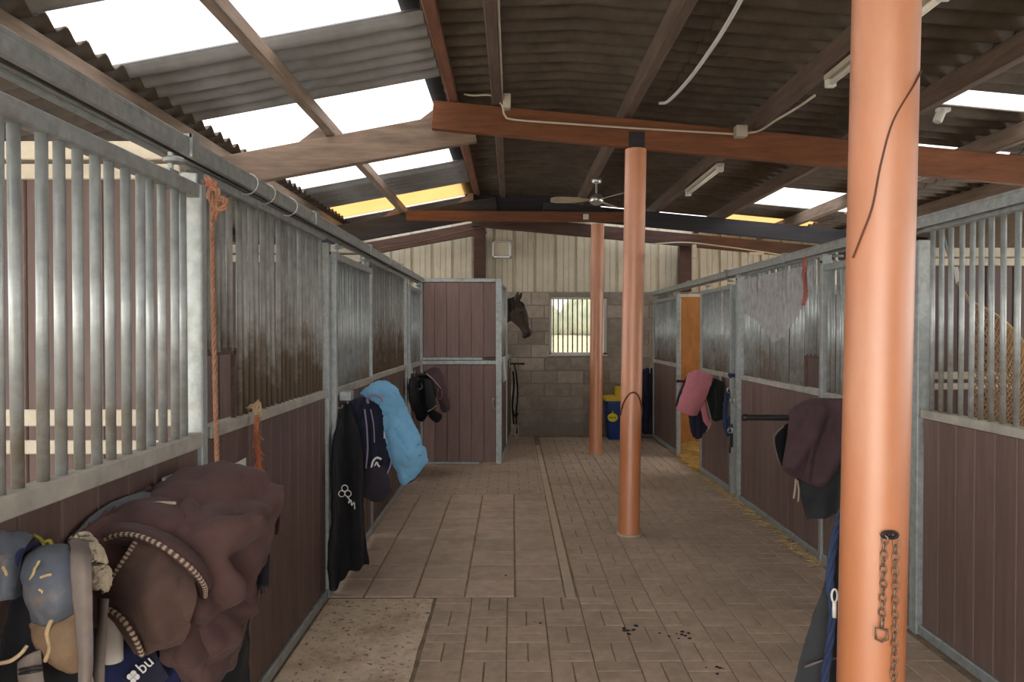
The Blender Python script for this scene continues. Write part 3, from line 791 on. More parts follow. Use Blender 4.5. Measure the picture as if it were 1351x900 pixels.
# trunk then neck (x forward), all at y about HY
body_loft(hb, [((-2.56, HY, 1.28), .05, .08), ((-2.5, HY, 1.26), .17, .20), ((-2.3, HY, 1.24), .27, .30), ((-2.0, HY, 1.22), .28, .31), ((-1.6, HY, 1.18), .29, .31),
               ((-1.2, HY, 1.18), .27, .32), ((-.95, HY, 1.24), .23, .33), ((-.8, HY, 1.30), .17, .27), ((-.72, HY, 1.33), .1, .15)])
body_loft(hb, [((-1.0, HY, 1.32), .14, .26, (-.7, 0, .7)), ((-.78, HY, 1.45), .13, .25, (-.7, 0, .7)), ((-.55, HY, 1.58), .11, .215, (-.6, 0, .8)), ((-.33, HY, 1.72), .095, .18, (-.6, 0, .8)),
               ((-.13, HY-.005, 1.845), .08, .145, (-.5, 0, .85)), ((.02, HY-.01, 1.93), .072, .115, (-.4, 0, .9)), ((.09, HY-.01, 1.955), .06, .08, (-.4, 0, .9))])
# head, pointing down and forward, slightly toward the camera
h0 = Vector((.06, HY-.01, 2.0)); hd = Vector((.335, -.10, -.93)).normalized(); hu = Vector((.93, -.25, .33))
def hp(t, f, w=0): 
    fu = (hu-hd*hu.dot(hd)).normalized(); sd = fu.cross(hd)
    return h0+hd*t+fu*f+sd*w
st = [(-.03, -.015, .055, .06), (.02, -.02, .085, .10), (.08, -.03, .104, .135), (.15, -.03, .108, .142), (.22, -.026, .098, .130), (.29, -.012, .080, .102), (.355, 0, .066, .080), (.415, .004, .062, .070), (.46, .004, .064, .068), (.495, .0, .058, .060), (.52, -.005, .036, .036)]
hb.loft([ring(hp(t, f), hd, hu, w, h) for t, f, w, h in st])
# jaw bulge, brow, nostril, lower lip
def ball(b, c, r, s=(1, 1, 1)):
    b.lathe([(r*math.sin(PI*i/8)+1e-4, -r*math.cos(PI*i/8)) for i in range(9)], 12, Matrix.Translation(c) @ Matrix.Diagonal((*s, 1)))
for sd in (-1, 1):
    ball(hb, hp(.13, -.06, sd*.06), .065); ball(hb, hp(.13, .045, sd*.075), .034); ball(hb, hp(.45, .035, sd*.04), .034)
    e0 = hp(-.02, .01, sd*.055); up = Vector((.10, -.05, .6))+Vector((0, sd*-.12 if False else 0, 0))
    side = (hp(0, 0, sd)-hp(0, 0, 0))
    tip = e0+Vector((.06, -.03, .155))+side*.045
    mid = e0.lerp(tip, .5)+side*.008
    hb.loft([ring(e0, tip-e0, hu, .030, .028, 10), ring(e0.lerp(tip, .3), tip-e0, hu, .036, .036, 10), ring(mid, tip-e0, hu, .033, .032, 10), ring(e0.lerp(tip, .8), tip-e0, hu, .020, .019, 10), ring(tip, tip-e0, hu, .004, .004, 10)])
ball(hb, hp(.485, -.045), .042)
# legs
for (x, yo, hind) in ((-.98, -.16, 0), (-.98, .16, 0), (-2.25, -.17, 1), (-2.28, .17, 1)):
    y = HY+yo
    if hind: st = [((x+.02, y, 1.25), .14, .2), ((x+.06, y, .98), .10, .16), ((x+.04, y, .78), .07, .10), ((x-.10, y, .56), .045, .06), ((x-.12, y, .48), .038, .05), ((x-.08, y, .22), .03, .034), ((x-.06, y, .13), .035, .04), ((x-.02, y, .07), .045, .055), ((x, y, .012), .055, .068)]
    else: st = [((x, y, 1.2), .11, .15), ((x+.02, y, .95), .075, .1), ((x, y, .72), .055, .065), ((x+.01, y, .54), .045, .052), ((x, y, .46), .035, .04), ((x, y, .22), .03, .034), ((x, y, .13), .034, .04), ((x+.03, y, .07), .045, .052), ((x+.05, y, .012), .055, .068)]
    hb.loft([ring(p, (0, 0, -1), (1, 0, 0), w, d) for p, w, d in st])
tmp = hb.build('tmp_horse', M['hide'], center=False)
md = tmp.modifiers.new('r', 'REMESH'); md.mode = 'VOXEL'; md.voxel_size = .013
ms = tmp.modifiers.new('s', 'SMOOTH'); ms.factor = .5; ms.iterations = 5
me = bpy.data.meshes.new_from_object(tmp.evaluated_get(bpy.context.evaluated_depsgraph_get()))
bpy.data.objects.remove(tmp)
horse = thing('horse', 'dark brown bay horse looking out over its stall front at the back', 'horse', (-1.5, HY, 0))
me.transform(Matrix.Translation((1.5, -HY, 0)))
hm = overlay(M['hide'], (.55, .40, .28), 1, 2, 3)
# pale blaze on the nose, dark muzzle: markings of the coat
_nt = M['hide'].node_tree; _bs = _nt.nodes['Principled BSDF']
def marking(center, r, col, soft=.02):
    old = _bs.inputs['Base Color'].links[0].from_socket
    tc = _nt.nodes.new('ShaderNodeTexCoord'); dn = _nt.nodes.new('ShaderNodeVectorMath'); dn.operation = 'DISTANCE'; dn.inputs[1].default_value = Vector(center)-Vector((-1.5, HY, 0))
    _nt.links.new(tc.outputs['Object'], dn.inputs[0]); mr = _nt.nodes.new('ShaderNodeMapRange'); mr.inputs['From Min'].default_value = r+soft; mr.inputs['From Max'].default_value = r-soft
    _nt.links.new(dn.outputs['Value'], mr.inputs['Value']); mx = _nt.nodes.new('ShaderNodeMix'); mx.data_type = 'RGBA'
    _nt.links.new(mr.outputs[0], mx.inputs[0]); _nt.links.new(old, mx.inputs[6]); mx.inputs[7].default_value = (*col, 1); _nt.links.new(mx.outputs[2], _bs.inputs['Base Color'])
marking(hp(.50, -.02), .085, (.012, .009, .008))
marking(hp(.39, .085, .02), .045, (.62, .42, .28), .012); marking(hp(.32, .10, .01), .03, (.5, .3, .18), .012)
link('body', me, M['hide'], horse, True)
for sd in (-1, 1):
    b = MB(); ball(b, hp(.135, .05, sd*.092), .019); b.build('eye', M['eye'], horse, True)
    b = MB(); ball(b, hp(.462, .06, sd*.055), .011, (1, 1, 1.4)); b.build('nostril', M['eye'], horse, True)
b = MB()
for i in range(46):
    t = i/45; c = Vector((-.95, HY, 1.62)).lerp(Vector((.02, HY-.01, 2.07)), t)
    c.z += .05*math.sin(t*PI)
    q = [c+Vector((rng.uniform(-.02, .02), -.01, .01)), c+Vector((rng.uniform(-.02, .02), -.07, -.03)), c+Vector((rng.uniform(-.03, .05), -.10-.02*math.sin(t*PI), -.12-rng.uniform(0, .08)))]
    b.tube(spline(q, 6), [.02, .022, .02, .016, .01, .003], 6)
for i in range(7):
    q = [hp(-.03, .02, (i-3)*.008), hp(.03, .085, (i-3)*.012), hp(.12+rng.uniform(0, .05), .095, (i-3)*.014)]
    b.tube(spline(q, 6), [.012, .013, .012, .01, .007, .002], 6)
b.build('mane', M['mane'], horse, True)
b = MB()
for i in range(14):
    q = [(-2.54, HY+rng.uniform(-.02, .02), 1.36), (-2.66, HY+rng.uniform(-.04, .04), 1.2), (-2.68+rng.uniform(-.04, .04), HY+rng.uniform(-.06, .06), .55)]
    b.tube(spline(q, 8), [.02, .022, .022, .02, .018, .015, .01, .003], 6)
b.build('tail', M['mane'], horse, True)

# ---------------------------------------------------------------- straw
def straws(n, fx, fy, m, name, label, z=.01, L=(.05, .14), r=.0018, lift=.0):
    b = MB()
    for i in range(n):
        x, y = fx(), fy(); a = rng.uniform(0, PI); l = rng.uniform(*L)/2; zz = z+rng.uniform(0, lift)
        d = Vector((math.cos(a)*l, math.sin(a)*l, rng.uniform(-.01, .01)*(1 if lift else .1)))
        b.tube([Vector((x, y, zz))-d, Vector((x, y, zz+.004)), Vector((x, y, zz))+d], r, 3)
    return stuff(tag(b.build(name, m), label, 'straw'))
b = MB(); NX, NY = 50, 40; vs = []
for j in range(NY+1):
    for i in range(NX+1):
        x = 2.21+2.9*i/NX; y = 7.05+2.7*j/NY; e = min(1, max(0, (x-2.21)/.25))
        vs.append((x, y, .004+e*(.07+.07*noise.noise((x*3, y*3, 0))+.03*noise.noise((x*11, y*11, 1)))))
b.add(vs, [(j*(NX+1)+i, j*(NX+1)+i+1, (j+1)*(NX+1)+i+1, (j+1)*(NX+1)+i) for j in range(NY) for i in range(NX)])
bed = stuff(tag(b.build('straw_bed', M['straw'], smooth=True), 'golden straw bedding inside the open doorway on the right', 'straw'))
b = MB()
for i in range(2600):
    x = 2.12+abs(rng.gauss(0, .5)); y = rng.uniform(8.22, 9.1) if x < 2.22 else rng.uniform(7.9, 9.6); a = rng.uniform(0, PI); l = rng.uniform(.04, .12); zz = .02+min(1, (x-2.1)/.25)*.12*rng.random()+.01
    d = Vector((math.cos(a)*l, math.sin(a)*l, rng.uniform(-.025, .03))); b.tube([Vector((x, y, zz))-d, Vector((x, y, zz))+d], .003, 3)
stuff(b.build('loose_straw', M['straw'], bed))
straws(700, lambda: XR-.04-abs(rng.gauss(0, .05)), lambda: rng.uniform(4.9, 8.2), M['straw2'], 'straw_litter', 'thin line of straw litter along the foot of the right stall fronts', .004, (.03, .10), .002, .012)
straws(90, lambda: rng.uniform(1.25, 2.1), lambda: rng.uniform(7.2, 9.1), M['straw2'], 'scattered_straw', 'few scattered straws on the bricks near the open doorway', .004, (.04, .1), .0016)
b = MB()
for cx, cy, n in ((.63, 3.86, 10), (.86, 3.8, 12), (.15, 3.98, 3), (-.42, 3.7, 1), (.95, 3.45, 5), (.04, 4.7, 1)):
    for i in range(n):
        r = rng.uniform(.002, .008); ball(b, Vector((cx+rng.gauss(0, .035), cy+rng.gauss(0, .035), r*.4)), r, (1.5, 1, .5))
stuff(tag(b.build('dirt_crumbs', M['blackrug'], smooth=True), 'small dark dirt crumbs scattered on the brick aisle', 'dirt'))

# ---------------------------------------------------------------- rack arms and rugs
def arm(label, xw, xt, Y, z, r=.016, name='rug_rack'):
    t = thing(name, label, 'rack', (xw, Y, z), group='rug rack arms'); s = 1 if xt > xw else -1
    b = MB(); b.box(xw, xw+s*.012, Y-.03, Y+.03, z-.05, z+.05, .003); b.build('bracket', M['galv'], t)
    b = MB(); b.tube([(xw+s*.01, Y, z), (xt, Y, z)], r, 12); ar = b.build('arm', M['black'], t, 'auto')
    b = MB(); b.lathe([(r*1.15, 0), (r*1.2, .02), (r*.8, .03)], 12, Matrix.Translation((xt-s*.02, Y, z)) @ Matrix.Rotation(s*PI/2, 4, 'Y')); b.build('end_cap', M['black'], ar, 'auto')
    return t
def clear(x, y, Y):
    """a measured point, kept on the aisle side of the stall fronts"""
    p = P(x, y, Y); lo = -1.02 if Y < 2.5 else -1.062; hi = 2.085 if Y < 8 else 2.16
    if p.x < lo and Y < 8.5: p = P(x, y, Y*lo/p.x)
    if p.x > hi and not 3.5 < Y < 3.75: p = P(x, y, Y*hi/p.x)
    return p
def pn(rows): return [[clear(*q) for q in r] for r in rows]
def dashes(name, pts, r, m, parent, n=20, duty=.62):
    c = spline(pts, n*4+1); b = MB()
    for i in range(n):
        q = c[i*4:i*4+4] if duty > .6 else c[i*4:i*4+3]
        b.tube(q, [r*.8]+[r]*(len(q)-2)+[r*.8], 6)
    return b.build(name, m, parent, True)

# --- foreground left: brown rug on the door's rack
zA = P(240, 650, 2.15).z
arm('black rack arm under the large brown rug on the nearest left door', -1.025, -.74, 2.15, zA)
rugA = thing('brown_rug', 'large crumpled brown turnout rug with pale piping hanging at lower left', 'rug', P(235, 900, 1.9))
cloth('outer_fold', pn([
    [(150, 720, 2.30), (215, 700, 2.30), (290, 690, 2.30), (345, 700, 2.27), (368, 705, 2.24)],
    [(168, 662, 2.24), (228, 634, 2.22), (298, 617, 2.22), (345, 632, 2.20), (371, 648, 2.18)],
    [(120, 688, 2.02), (200, 652, 2.06), (285, 640, 2.05), (342, 652, 2.08), (374, 655, 2.12)],
    [(92, 714, 1.90), (172, 690, 1.84), (268, 688, 1.88), (332, 698, 1.99), (362, 695, 2.10)],
    [(104, 745, 1.84), (185, 742, 1.79), (270, 745, 1.80), (325, 742, 1.93), (354, 738, 2.08)],
    [(140, 795, 1.82), (205, 800, 1.76), (270, 808, 1.77), (315, 792, 1.9), (338, 785, 2.05)],
    [(195, 850, 1.82), (235, 858, 1.77), (272, 850, 1.78), (300, 832, 1.88), (322, 822, 2.0)],
    [(232, 885, 1.84), (252, 900, 1.80), (272, 915, 1.80), (290, 895, 1.88), (306, 880, 1.98)]]), M['brownrug'], rugA, 100, 100, .010, 9, .012, seed=2, creases=[(P(a, b_, Y1), P(c, d, Y2), w_, h_*1.35) for a, b_, Y1, c, d, Y2, w_, h_ in (
    (232, 690, 1.9, 300, 712, 1.9, .028, -.035), (300, 712, 1.9, 352, 668, 2.1, .024, -.035), (255, 672, 1.95, 345, 655, 2.1, .035, .022),
    (275, 715, 1.85, 318, 795, 1.88, .020, -.035), (302, 722, 1.85, 330, 800, 1.95, .022, .030), (348, 672, 2.1, 338, 765, 2.05, .022, .024), (340, 690, 2.1, 322, 800, 1.98, .018, -.030),
    (190, 745, 1.8, 262, 802, 1.76, .03, -.02), (215, 838, 1.76, 300, 812, 1.84, .03, .03), (225, 865, 1.76, 285, 850, 1.8, .02, -.025), (255, 745, 1.8, 285, 800, 1.78, .025, .022), (246, 664, 1.92, 258, 702, 1.88, .013, -.03), (262, 706, 1.88, 322, 690, 1.95, .012, .022), (262, 716, 1.86, 325, 700, 1.95, .012, -.026), (285, 640, 2.08, 300, 668, 2.02, .012, -.016), (318, 640, 2.1, 312, 672, 2.04, .012, .014), (282, 742, 1.8, 305, 770, 1.84, .010, -.02), (328, 700, 2.0, 346, 740, 2.07, .010, -.02), (225, 812, 1.76, 262, 868, 1.77, .014, -.022), (262, 825, 1.77, 272, 880, 1.79, .014, .02), (290, 800, 1.84, 300, 850, 1.88, .014, -.02), (240, 640, 2.1, 330, 640, 2.15, .04, -.012))])
ff_ = cloth('front_flap', pn([
    [(180, 712, 1.735), (205, 718, 1.725), (230, 733, 1.72), (252, 755, 1.735)],
    [(158, 752, 1.70), (190, 762, 1.665), (226, 774, 1.66), (258, 790, 1.70)],
    [(140, 797, 1.70), (172, 803, 1.65), (212, 806, 1.645), (254, 815, 1.69)],
    [(150, 812, 1.72), (182, 836, 1.675), (214, 834, 1.665), (248, 832, 1.70)],
    [(176, 848, 1.74), (188, 860, 1.71), (212, 852, 1.70), (238, 846, 1.72)]]), M['brownrug2'], rugA, 60, 60, .006, 11, .012, seed=5, creases=[(P(a, b_, 1.67), P(c, d, 1.67), w_, h_) for a, b_, c, d, w_, h_ in (
    (200, 725, 215, 835, .02, -.014), (165, 760, 180, 835, .03, .010), (225, 745, 245, 825, .02, .012), (235, 750, 205, 790, .015, -.012))])
mf_ = cloth('mid_flap', pn([
    [(112, 706, 1.84), (165, 694, 1.79), (215, 705, 1.78), (262, 735, 1.80), (285, 770, 1.86)],
    [(118, 712, 1.80), (165, 699, 1.75), (212, 711, 1.73), (256, 742, 1.74), (277, 772, 1.79)],
    [(126, 716, 1.78), (168, 706, 1.73), (208, 718, 1.71), (248, 748, 1.715), (270, 780, 1.76)],
    [(140, 728, 1.82), (172, 716, 1.77), (205, 728, 1.75), (242, 756, 1.76), (268, 792, 1.80)]]), M['brownrug'], rugA, 60, 18, .004, 10, .01, seed=8)
tf_ = cloth('top_flap', pn([
    [(104, 700, 1.96), (150, 672, 2.0), (200, 660, 2.0), (246, 668, 1.96)],
    [(100, 705, 1.90), (152, 676, 1.93), (202, 665, 1.92), (245, 673, 1.90)],
    [(96, 715, 1.87), (156, 690, 1.83), (205, 682, 1.82), (244, 690, 1.84)],
    [(104, 726, 1.86), (160, 706, 1.80), (206, 704, 1.79), (243, 712, 1.82)]]), M['brownrug'], rugA, 50, 22, .005, 9, .012, seed=11)
cloth('lining', pn([
    [(88, 716, 1.98), (118, 684, 2.08), (150, 662, 2.12), (188, 652, 2.10)],
    [(94, 712, 1.93), (126, 684, 2.02), (160, 664, 2.05), (206, 656, 2.02)],
    [(100, 712, 1.90), (136, 688, 1.96), (172, 670, 1.97), (222, 662, 1.95)]]), M['ruglining'], rugA, 34, 14, .004, 12, .008, seed=3)
b = MB(); b.tube(spline([P(94, 712, 1.885), P(128, 690, 1.90), P(165, 672, 1.905), P(205, 664, 1.90), P(232, 664, 1.89)], 40), .0045, 7); b.build('binding', M['piping'], tf_, True)
b = MB(); b.tube(spline([P(172, 657, 2.0), P(188, 659, 1.985), P(205, 662, 1.965), P(214, 665, 1.95)], 16), .005, 7); b.build('binding', M['piping'], tf_, True)
pp = [P(124, 716, 1.765), P(166, 705, 1.715), P(207, 717, 1.695), P(250, 748, 1.70), P(269, 772, 1.735), P(271, 788, 1.76)]
b = MB(); b.tube(spline(pp, 60), .0055, 7); b.build('piping_cord', M['brownrug2'], mf_, True); dashes('piping', pp, .0062, M['piping'], mf_, 30)
pp = [P(137, 801, 1.675), P(156, 812, 1.655), P(171, 830, 1.645), P(182, 850, 1.655), P(188, 866, 1.67)]
b = MB(); b.tube(spline(pp, 40), .0055, 7); b.build('piping_cord', M['brownrug2'], ff_, True); dashes('piping', pp, .0065, M['piping'], ff_, 13)
pp = [P(182, 711, 1.725), P(168, 732, 1.70), P(152, 757, 1.69), P(143, 775, 1.69)]
b = MB(); b.tube(spline(pp, 30), .005, 7); b.build('piping_cord', M['brownrug2'], ff_, True); dashes('piping', pp, .006, M['piping'], ff_, 14)
st2 = cloth('strap', pn([[(347, 690, 2.10), (353, 690, 2.10), (358, 692, 2.10)], [(345, 735, 2.08), (350, 735, 2.07), (355, 735, 2.08)], [(341, 772, 2.08), (347, 772, 2.07), (354, 773, 2.08)]]), M['blackrug'], rugA, 8, 20, .002, 12, .004)
b = MB(); b.beam(P(339, 774, 2.075), P(355, 774, 2.075), .008, .008); b.tube([P(346, 774, 2.075), P(347, 783, 2.075)], .006, 8); b.build('buckle', M['black'], st2)
under = thing('dark_rug', 'black rug hanging under the large brown rug at lower left', 'rug', P(300, 905, 2.1))
cloth('drape', pn([
    [(250, 720, 2.22), (290, 700, 2.24), (325, 690, 2.24), (352, 700, 2.2)],
    [(255, 800, 2.0), (285, 790, 2.08), (318, 770, 2.15), (342, 768, 2.19)],
    [(255, 860, 1.98), (285, 850, 2.04), (312, 830, 2.12), (330, 822, 2.18)],
    [(262, 930, 2.0), (288, 930, 2.06), (312, 930, 2.13), (331, 925, 2.2)]]), M['blackrug'], under, 34, 40, .01, 9, .01, .008, 60, (1, 1, 0), 4)
# navy rug with the white lettering at the very bottom
nav = thing('navy_rug', 'dark blue rug with white clover and letters at the bottom left', 'rug', P(170, 905, 1.76))
cloth('drape', pn([
    [(120, 830, 1.86), (150, 828, 1.84), (190, 828, 1.84), (235, 850, 1.86)],
    [(120, 860, 1.83), (150, 862, 1.80), (192, 862, 1.79), (238, 880, 1.82)],
    [(118, 930, 1.83), (150, 935, 1.79), (200, 940, 1.78), (240, 940, 1.82)]]), M['royal'], nav, 30, 26, .005, 9, .01, seed=6)
q0, q1, q2 = P(160, 905, 1.775), P(206, 872, 1.775), P(213, 890, 1.775)
nb_ = cloth('name_band', pn([[(164, 893, 1.775), (185, 874, 1.765), (205, 857, 1.77)], [(172, 912, 1.775), (194, 892, 1.765), (214, 876, 1.77)], [(180, 930, 1.78), (202, 912, 1.77), (224, 892, 1.775)]]), M['navy'], nav, 16, 12, .001, 9, .006, seed=6)
cu = bpy.data.curves.new('letters', 'FONT'); cu.body = 'bu'; cu.size = .042; cu.extrude = .001; cu.resolution_u = 3
to = bpy.data.objects.new('tmp_text', cu); COL.objects.link(to)
tme_ = bpy.data.meshes.new_from_object(to.evaluated_get(bpy.context.evaluated_depsgraph_get())); bpy.data.objects.remove(to)
ax = (P(205, 866, 1.75)-P(185, 885, 1.75)).normalized(); az = Vector((0, -1, 0)); ay = az.cross(ax).normalized(); az = ax.cross(ay)
Mt = Matrix((ax, ay, az)).transposed().to_4x4(); Mt.translation = P(188, 890, 1.752)
tme_.transform(Mt); tme_.transform(Matrix.Translation(-off(nav))); link('lettering', tme_, M['printwhite'], nb_)
def clover(c, s, ax, ay, nrm, m, parent, name='clover_emblem', outline=False):
    b = MB()
    for k in range(4 if not outline else 3):
        a = PI/4+k*PI/2 if not outline else PI/6+k*2*PI/3
        o = c+(ax*math.cos(a)+ay*math.sin(a))*s*.5
        if outline:
            q = [o+(ax*math.cos(t)+ay*math.sin(t))*s*.42 for t in [2*PI*i/16 for i in range(16)]]; b.tube(q, s*.06, 5, True)
        else:
            q = [o+(ax*math.cos(t)+ay*math.sin(t))*s*.42 for t in [2*PI*i/16 for i in range(16)]]
            b.add([p-nrm*.001 for p in q]+[p+nrm*.001 for p in q], [tuple(range(16)), tuple(range(31, 15, -1))]+[(i, (i+1) % 16, 16+(i+1) % 16, 16+i) for i in range(16)])
    return b.build(name, m, parent)
clover(P(176, 893, 1.755), .017, ax, ay, az, M['printwhite'], nb_)

# --- far lower-left group on a second arm
zB = P(60, 735, 1.5).z
arm('black rack arm under the dusty blue padding, nearest the camera', -1.025, -.93, 1.52, zB-.045)
bp_ = thing('padded_roller', 'dusty blue padded roller pad with straw bits at far lower left', 'saddle pad', P(60, 880, 1.45))
cloth('pad', pn([
    [(28, 760, 1.60), (55, 735, 1.60), (85, 735, 1.60), (104, 745, 1.60)],
    [(30, 738, 1.52), (55, 727, 1.52), (80, 725, 1.52), (100, 728, 1.52)],
    [(32, 752, 1.45), (55, 742, 1.43), (80, 742, 1.43), (102, 745, 1.45)],
    [(40, 790, 1.42), (60, 792, 1.39), (82, 788, 1.39), (104, 782, 1.42)],
    [(48, 818, 1.43), (62, 822, 1.41), (84, 812, 1.41), (106, 796, 1.44)]]), M['dustblue'], bp_, 30, 36, .005, 12, .012, seed=1)
cloth('side_pad', pn([
    [(-20, 735, 1.58), (0, 712, 1.58), (22, 708, 1.58), (42, 718, 1.58)],
    [(-20, 725, 1.50), (0, 708, 1.49), (20, 706, 1.49), (38, 716, 1.50)],
    [(-20, 755, 1.44), (-4, 745, 1.42), (10, 742, 1.42), (24, 742, 1.44)],
    [(-20, 800, 1.43), (-6, 795, 1.40), (8, 792, 1.40), (20, 788, 1.43)]]), M['dustblue'], bp_, 30, 30, .005, 12, .012, seed=14)
b = MB(); b.tube(spline([P(18, 790, 1.42), P(16, 760, 1.42), P(24, 733, 1.44), P(38, 721, 1.5), P(56, 720, 1.56)], 30), .008, 8); b.build('edge_roll', M['royal'], bp_, True)
b = MB(); b.tube(spline([P(-20, 770, 1.43), P(-2, 728, 1.45), P(10, 713, 1.49), P(28, 712, 1.55)], 30), .006, 8); b.build('edge_roll', M['leather'], bp_, True)
cloth('underside', pn([[(10, 800, 1.50), (30, 770, 1.50), (60, 790, 1.50), (100, 790, 1.50)], [(0, 850, 1.49), (30, 850, 1.49), (60, 850, 1.49), (108, 850, 1.49)], [(-20, 930, 1.5), (30, 930, 1.5), (60, 930, 1.5), (120, 930, 1.5)]]), M['blackrug'], bp_, 16, 16, .006, 9, .006)
b = MB()
for (x0, y0, x1, y1, Yd) in ((45, 752, 52, 740, 1.40), (54, 762, 68, 758, 1.385), (40, 765, 46, 752, 1.41), (4, 748, 10, 765, 1.405), (52, 778, 57, 784, 1.385)):
    b.tube([P(x0, y0, Yd), P((x0+x1)/2+1, (y0+y1)/2-1, Yd-.004), P(x1, y1, Yd)], .0028, 5)
stuff(b.build('straw_bits', M['straw2'], bp_))
b = MB(); b.tube(spline([P(44, 706, 1.54), P(54, 712, 1.54), P(60, 722, 1.53), P(66, 730, 1.52)], 12), .004, 6); b.tube(spline([P(58, 716, 1.53), P(66, 714, 1.53), P(70, 726, 1.52)], 10), .004, 6)
tag(b.build('twine', mat('yellow_twine', (.35, .28, .05), .8, bump=0), smooth=True), 'short loop of yellow-green twine on the dusty blue pad', 'twine')
gi = thing('girth', 'muddy brown girth flap hanging under the dusty blue pad', 'girth', P(80, 890, 1.42))
cloth('flap', pn([[(46, 822, 1.45), (66, 812, 1.43), (90, 808, 1.43), (112, 800, 1.45)], [(52, 845, 1.43), (70, 848, 1.40), (92, 845, 1.40), (112, 838, 1.43)], [(66, 868, 1.43), (80, 874, 1.41), (94, 878, 1.41), (110, 870, 1.43)], [(88, 880, 1.44), (94, 882, 1.43), (100, 882, 1.43), (106, 878, 1.44)]]), M['leather'], gi, 28, 28, .004, 14, .012, seed=9)
b = MB(); b.tube(spline([P(60, 872, 1.40), P(66, 855, 1.39), P(62, 835, 1.395), P(70, 815, 1.395), P(78, 806, 1.40)], 24), .0045, 7); b.build('tie_cord', M['tan'], gi, True)
b = MB(); b.tube(spline([P(-6, 876, 1.40), P(14, 872, 1.39), P(28, 862, 1.39), P(36, 852, 1.40)], 20), .004, 7); b.build('tie_cord', M['tan'], gi, True)
cloth('pale_flap', pn([[(28, 872, 1.41), (40, 862, 1.40), (54, 856, 1.41)], [(28, 895, 1.41), (42, 893, 1.40), (56, 890, 1.41)], [(32, 915, 1.41), (46, 915, 1.40), (60, 912, 1.41)]]), M['strap'], gi, 14, 14, .003, 12, .008, seed=4)
for y in (883, 888):
    b = MB(); b.tube(spline([P(26, y+1, 1.395), P(40, y-1, 1.385), P(56, y-4, 1.395)], 10), .003, 6); b.build('stitch_line', M['black'], gi, True)
fl = thing('girth_sleeve', 'cream fleece sleeve with a hanging grey webbing strap', 'strap', P(115, 900, 1.5))
cloth('fleece', pn([[(98, 714, 1.62), (108, 711, 1.60), (118, 716, 1.60)], [(106, 722, 1.58), (120, 724, 1.56), (132, 735, 1.57)], [(116, 745, 1.57), (128, 752, 1.55), (140, 762, 1.57)], [(122, 768, 1.57), (130, 776, 1.555), (140, 778, 1.57)]]), M['fleece'], fl, 30, 30, .006, 40, .016, seed=2)
cloth('webbing', pn([[(92, 716, 1.54), (103, 713, 1.52), (115, 718, 1.54)], [(95, 735, 1.40), (107, 735, 1.39), (119, 738, 1.40)], [(97, 780, 1.36), (110, 780, 1.35), (121, 780, 1.36)], [(102, 830, 1.37), (112, 830, 1.36), (122, 830, 1.37)], [(106, 880, 1.38), (113, 880, 1.37), (121, 880, 1.38)], [(104, 915, 1.38), (111, 915, 1.37), (118, 915, 1.38)]]), M['strap'], fl, 12, 50, .003, 10, .005, seed=2)
cloth('webbing', pn([[(134, 790, 1.58), (138, 790, 1.575), (143, 790, 1.58)], [(128, 850, 1.56), (133, 850, 1.555), (139, 850, 1.56)], [(124, 915, 1.55), (130, 915, 1.545), (137, 915, 1.55)]]), M['strap'], fl, 8, 30, .003, 10, .005, seed=7)
b = MB(); b.tube(spline([P(104, 905, 1.45), P(108, 892, 1.44), P(114, 888, 1.44), P(120, 893, 1.44), P(122, 905, 1.45)], 14), .004, 6); b.build('buckle', M['steel'], fl, True)
b = MB(); a, c = P(149, 800, 1.72), P(149, 872, 1.72); b.tube([a, a.lerp(c, .5), c], .0225, 18)
tag(b.build('bandage_roll', M['white'], smooth='auto'), 'white rolled tube hanging between the fleece and the brown rug', 'roll')

# --- left middle: light blue rug, navy rug, long black rug
zC = P(470, 533, 4.72).z
arm('black rack arm holding the light blue rug', -1.07, -.84, 4.72, zC)
o = thing('light_blue_rug', 'light blue rug folded over the end of a rack arm on the left', 'rug', P(530, 640, 4.66))
cloth('drape', pn([
    [(466, 600, 4.98), (486, 590, 4.96), (510, 590, 4.94), (530, 600, 4.9)],
    [(474, 528, 4.86), (491, 517, 4.84), (508, 513, 4.82), (522, 521, 4.80)],
    [(482, 526, 4.72), (500, 519, 4.70), (517, 524, 4.70), (532, 538, 4.70)],
    [(504, 540, 4.64), (516, 544, 4.62), (531, 552, 4.62), (545, 564, 4.64)],
    [(511, 574, 4.60), (522, 577, 4.57), (539, 580, 4.57), (554, 584, 4.61)],
    [(519, 605, 4.60), (530, 607, 4.57), (546, 606, 4.57), (562, 602, 4.62)],
    [(532, 636, 4.62), (538, 637, 4.60), (548, 624, 4.60), (557, 610, 4.63)]]), M['bluerug'], o, 50, 64, .012, 9, .03, seed=3)
cloth('navy_lining', pn([[(534, 636, 4.66), (548, 628, 4.65), (562, 606, 4.67)], [(536, 640, 4.66), (549, 631, 4.65), (564, 608, 4.67)]]), M['navy'], o, 20, 6, .002, 9, .01)
o = thing('navy_rug', 'navy rug with lavender trim bunched on the same arm as the light blue rug', 'rug', P(495, 660, 4.66))
cloth('drape', pn([
    [(460, 600, 4.90), (476, 590, 4.88), (494, 590, 4.88), (508, 600, 4.88)],
    [(459, 540, 4.78), (476, 527, 4.77), (496, 524, 4.76), (510, 530, 4.76)],
    [(458, 560, 4.68), (476, 556, 4.64), (497, 552, 4.63), (514, 556, 4.66)],
    [(466, 588, 4.67), (480, 590, 4.62), (500, 588, 4.61), (517, 585, 4.65)],
    [(472, 606, 4.67), (484, 618, 4.62), (504, 618, 4.61), (518, 604, 4.65)],
    [(480, 628, 4.68), (490, 634, 4.64), (504, 632, 4.63), (515, 618, 4.66)]]), M['navy'], o, 40, 46, .012, 11, .014, .01, 80, (1, 0, 0), 5)
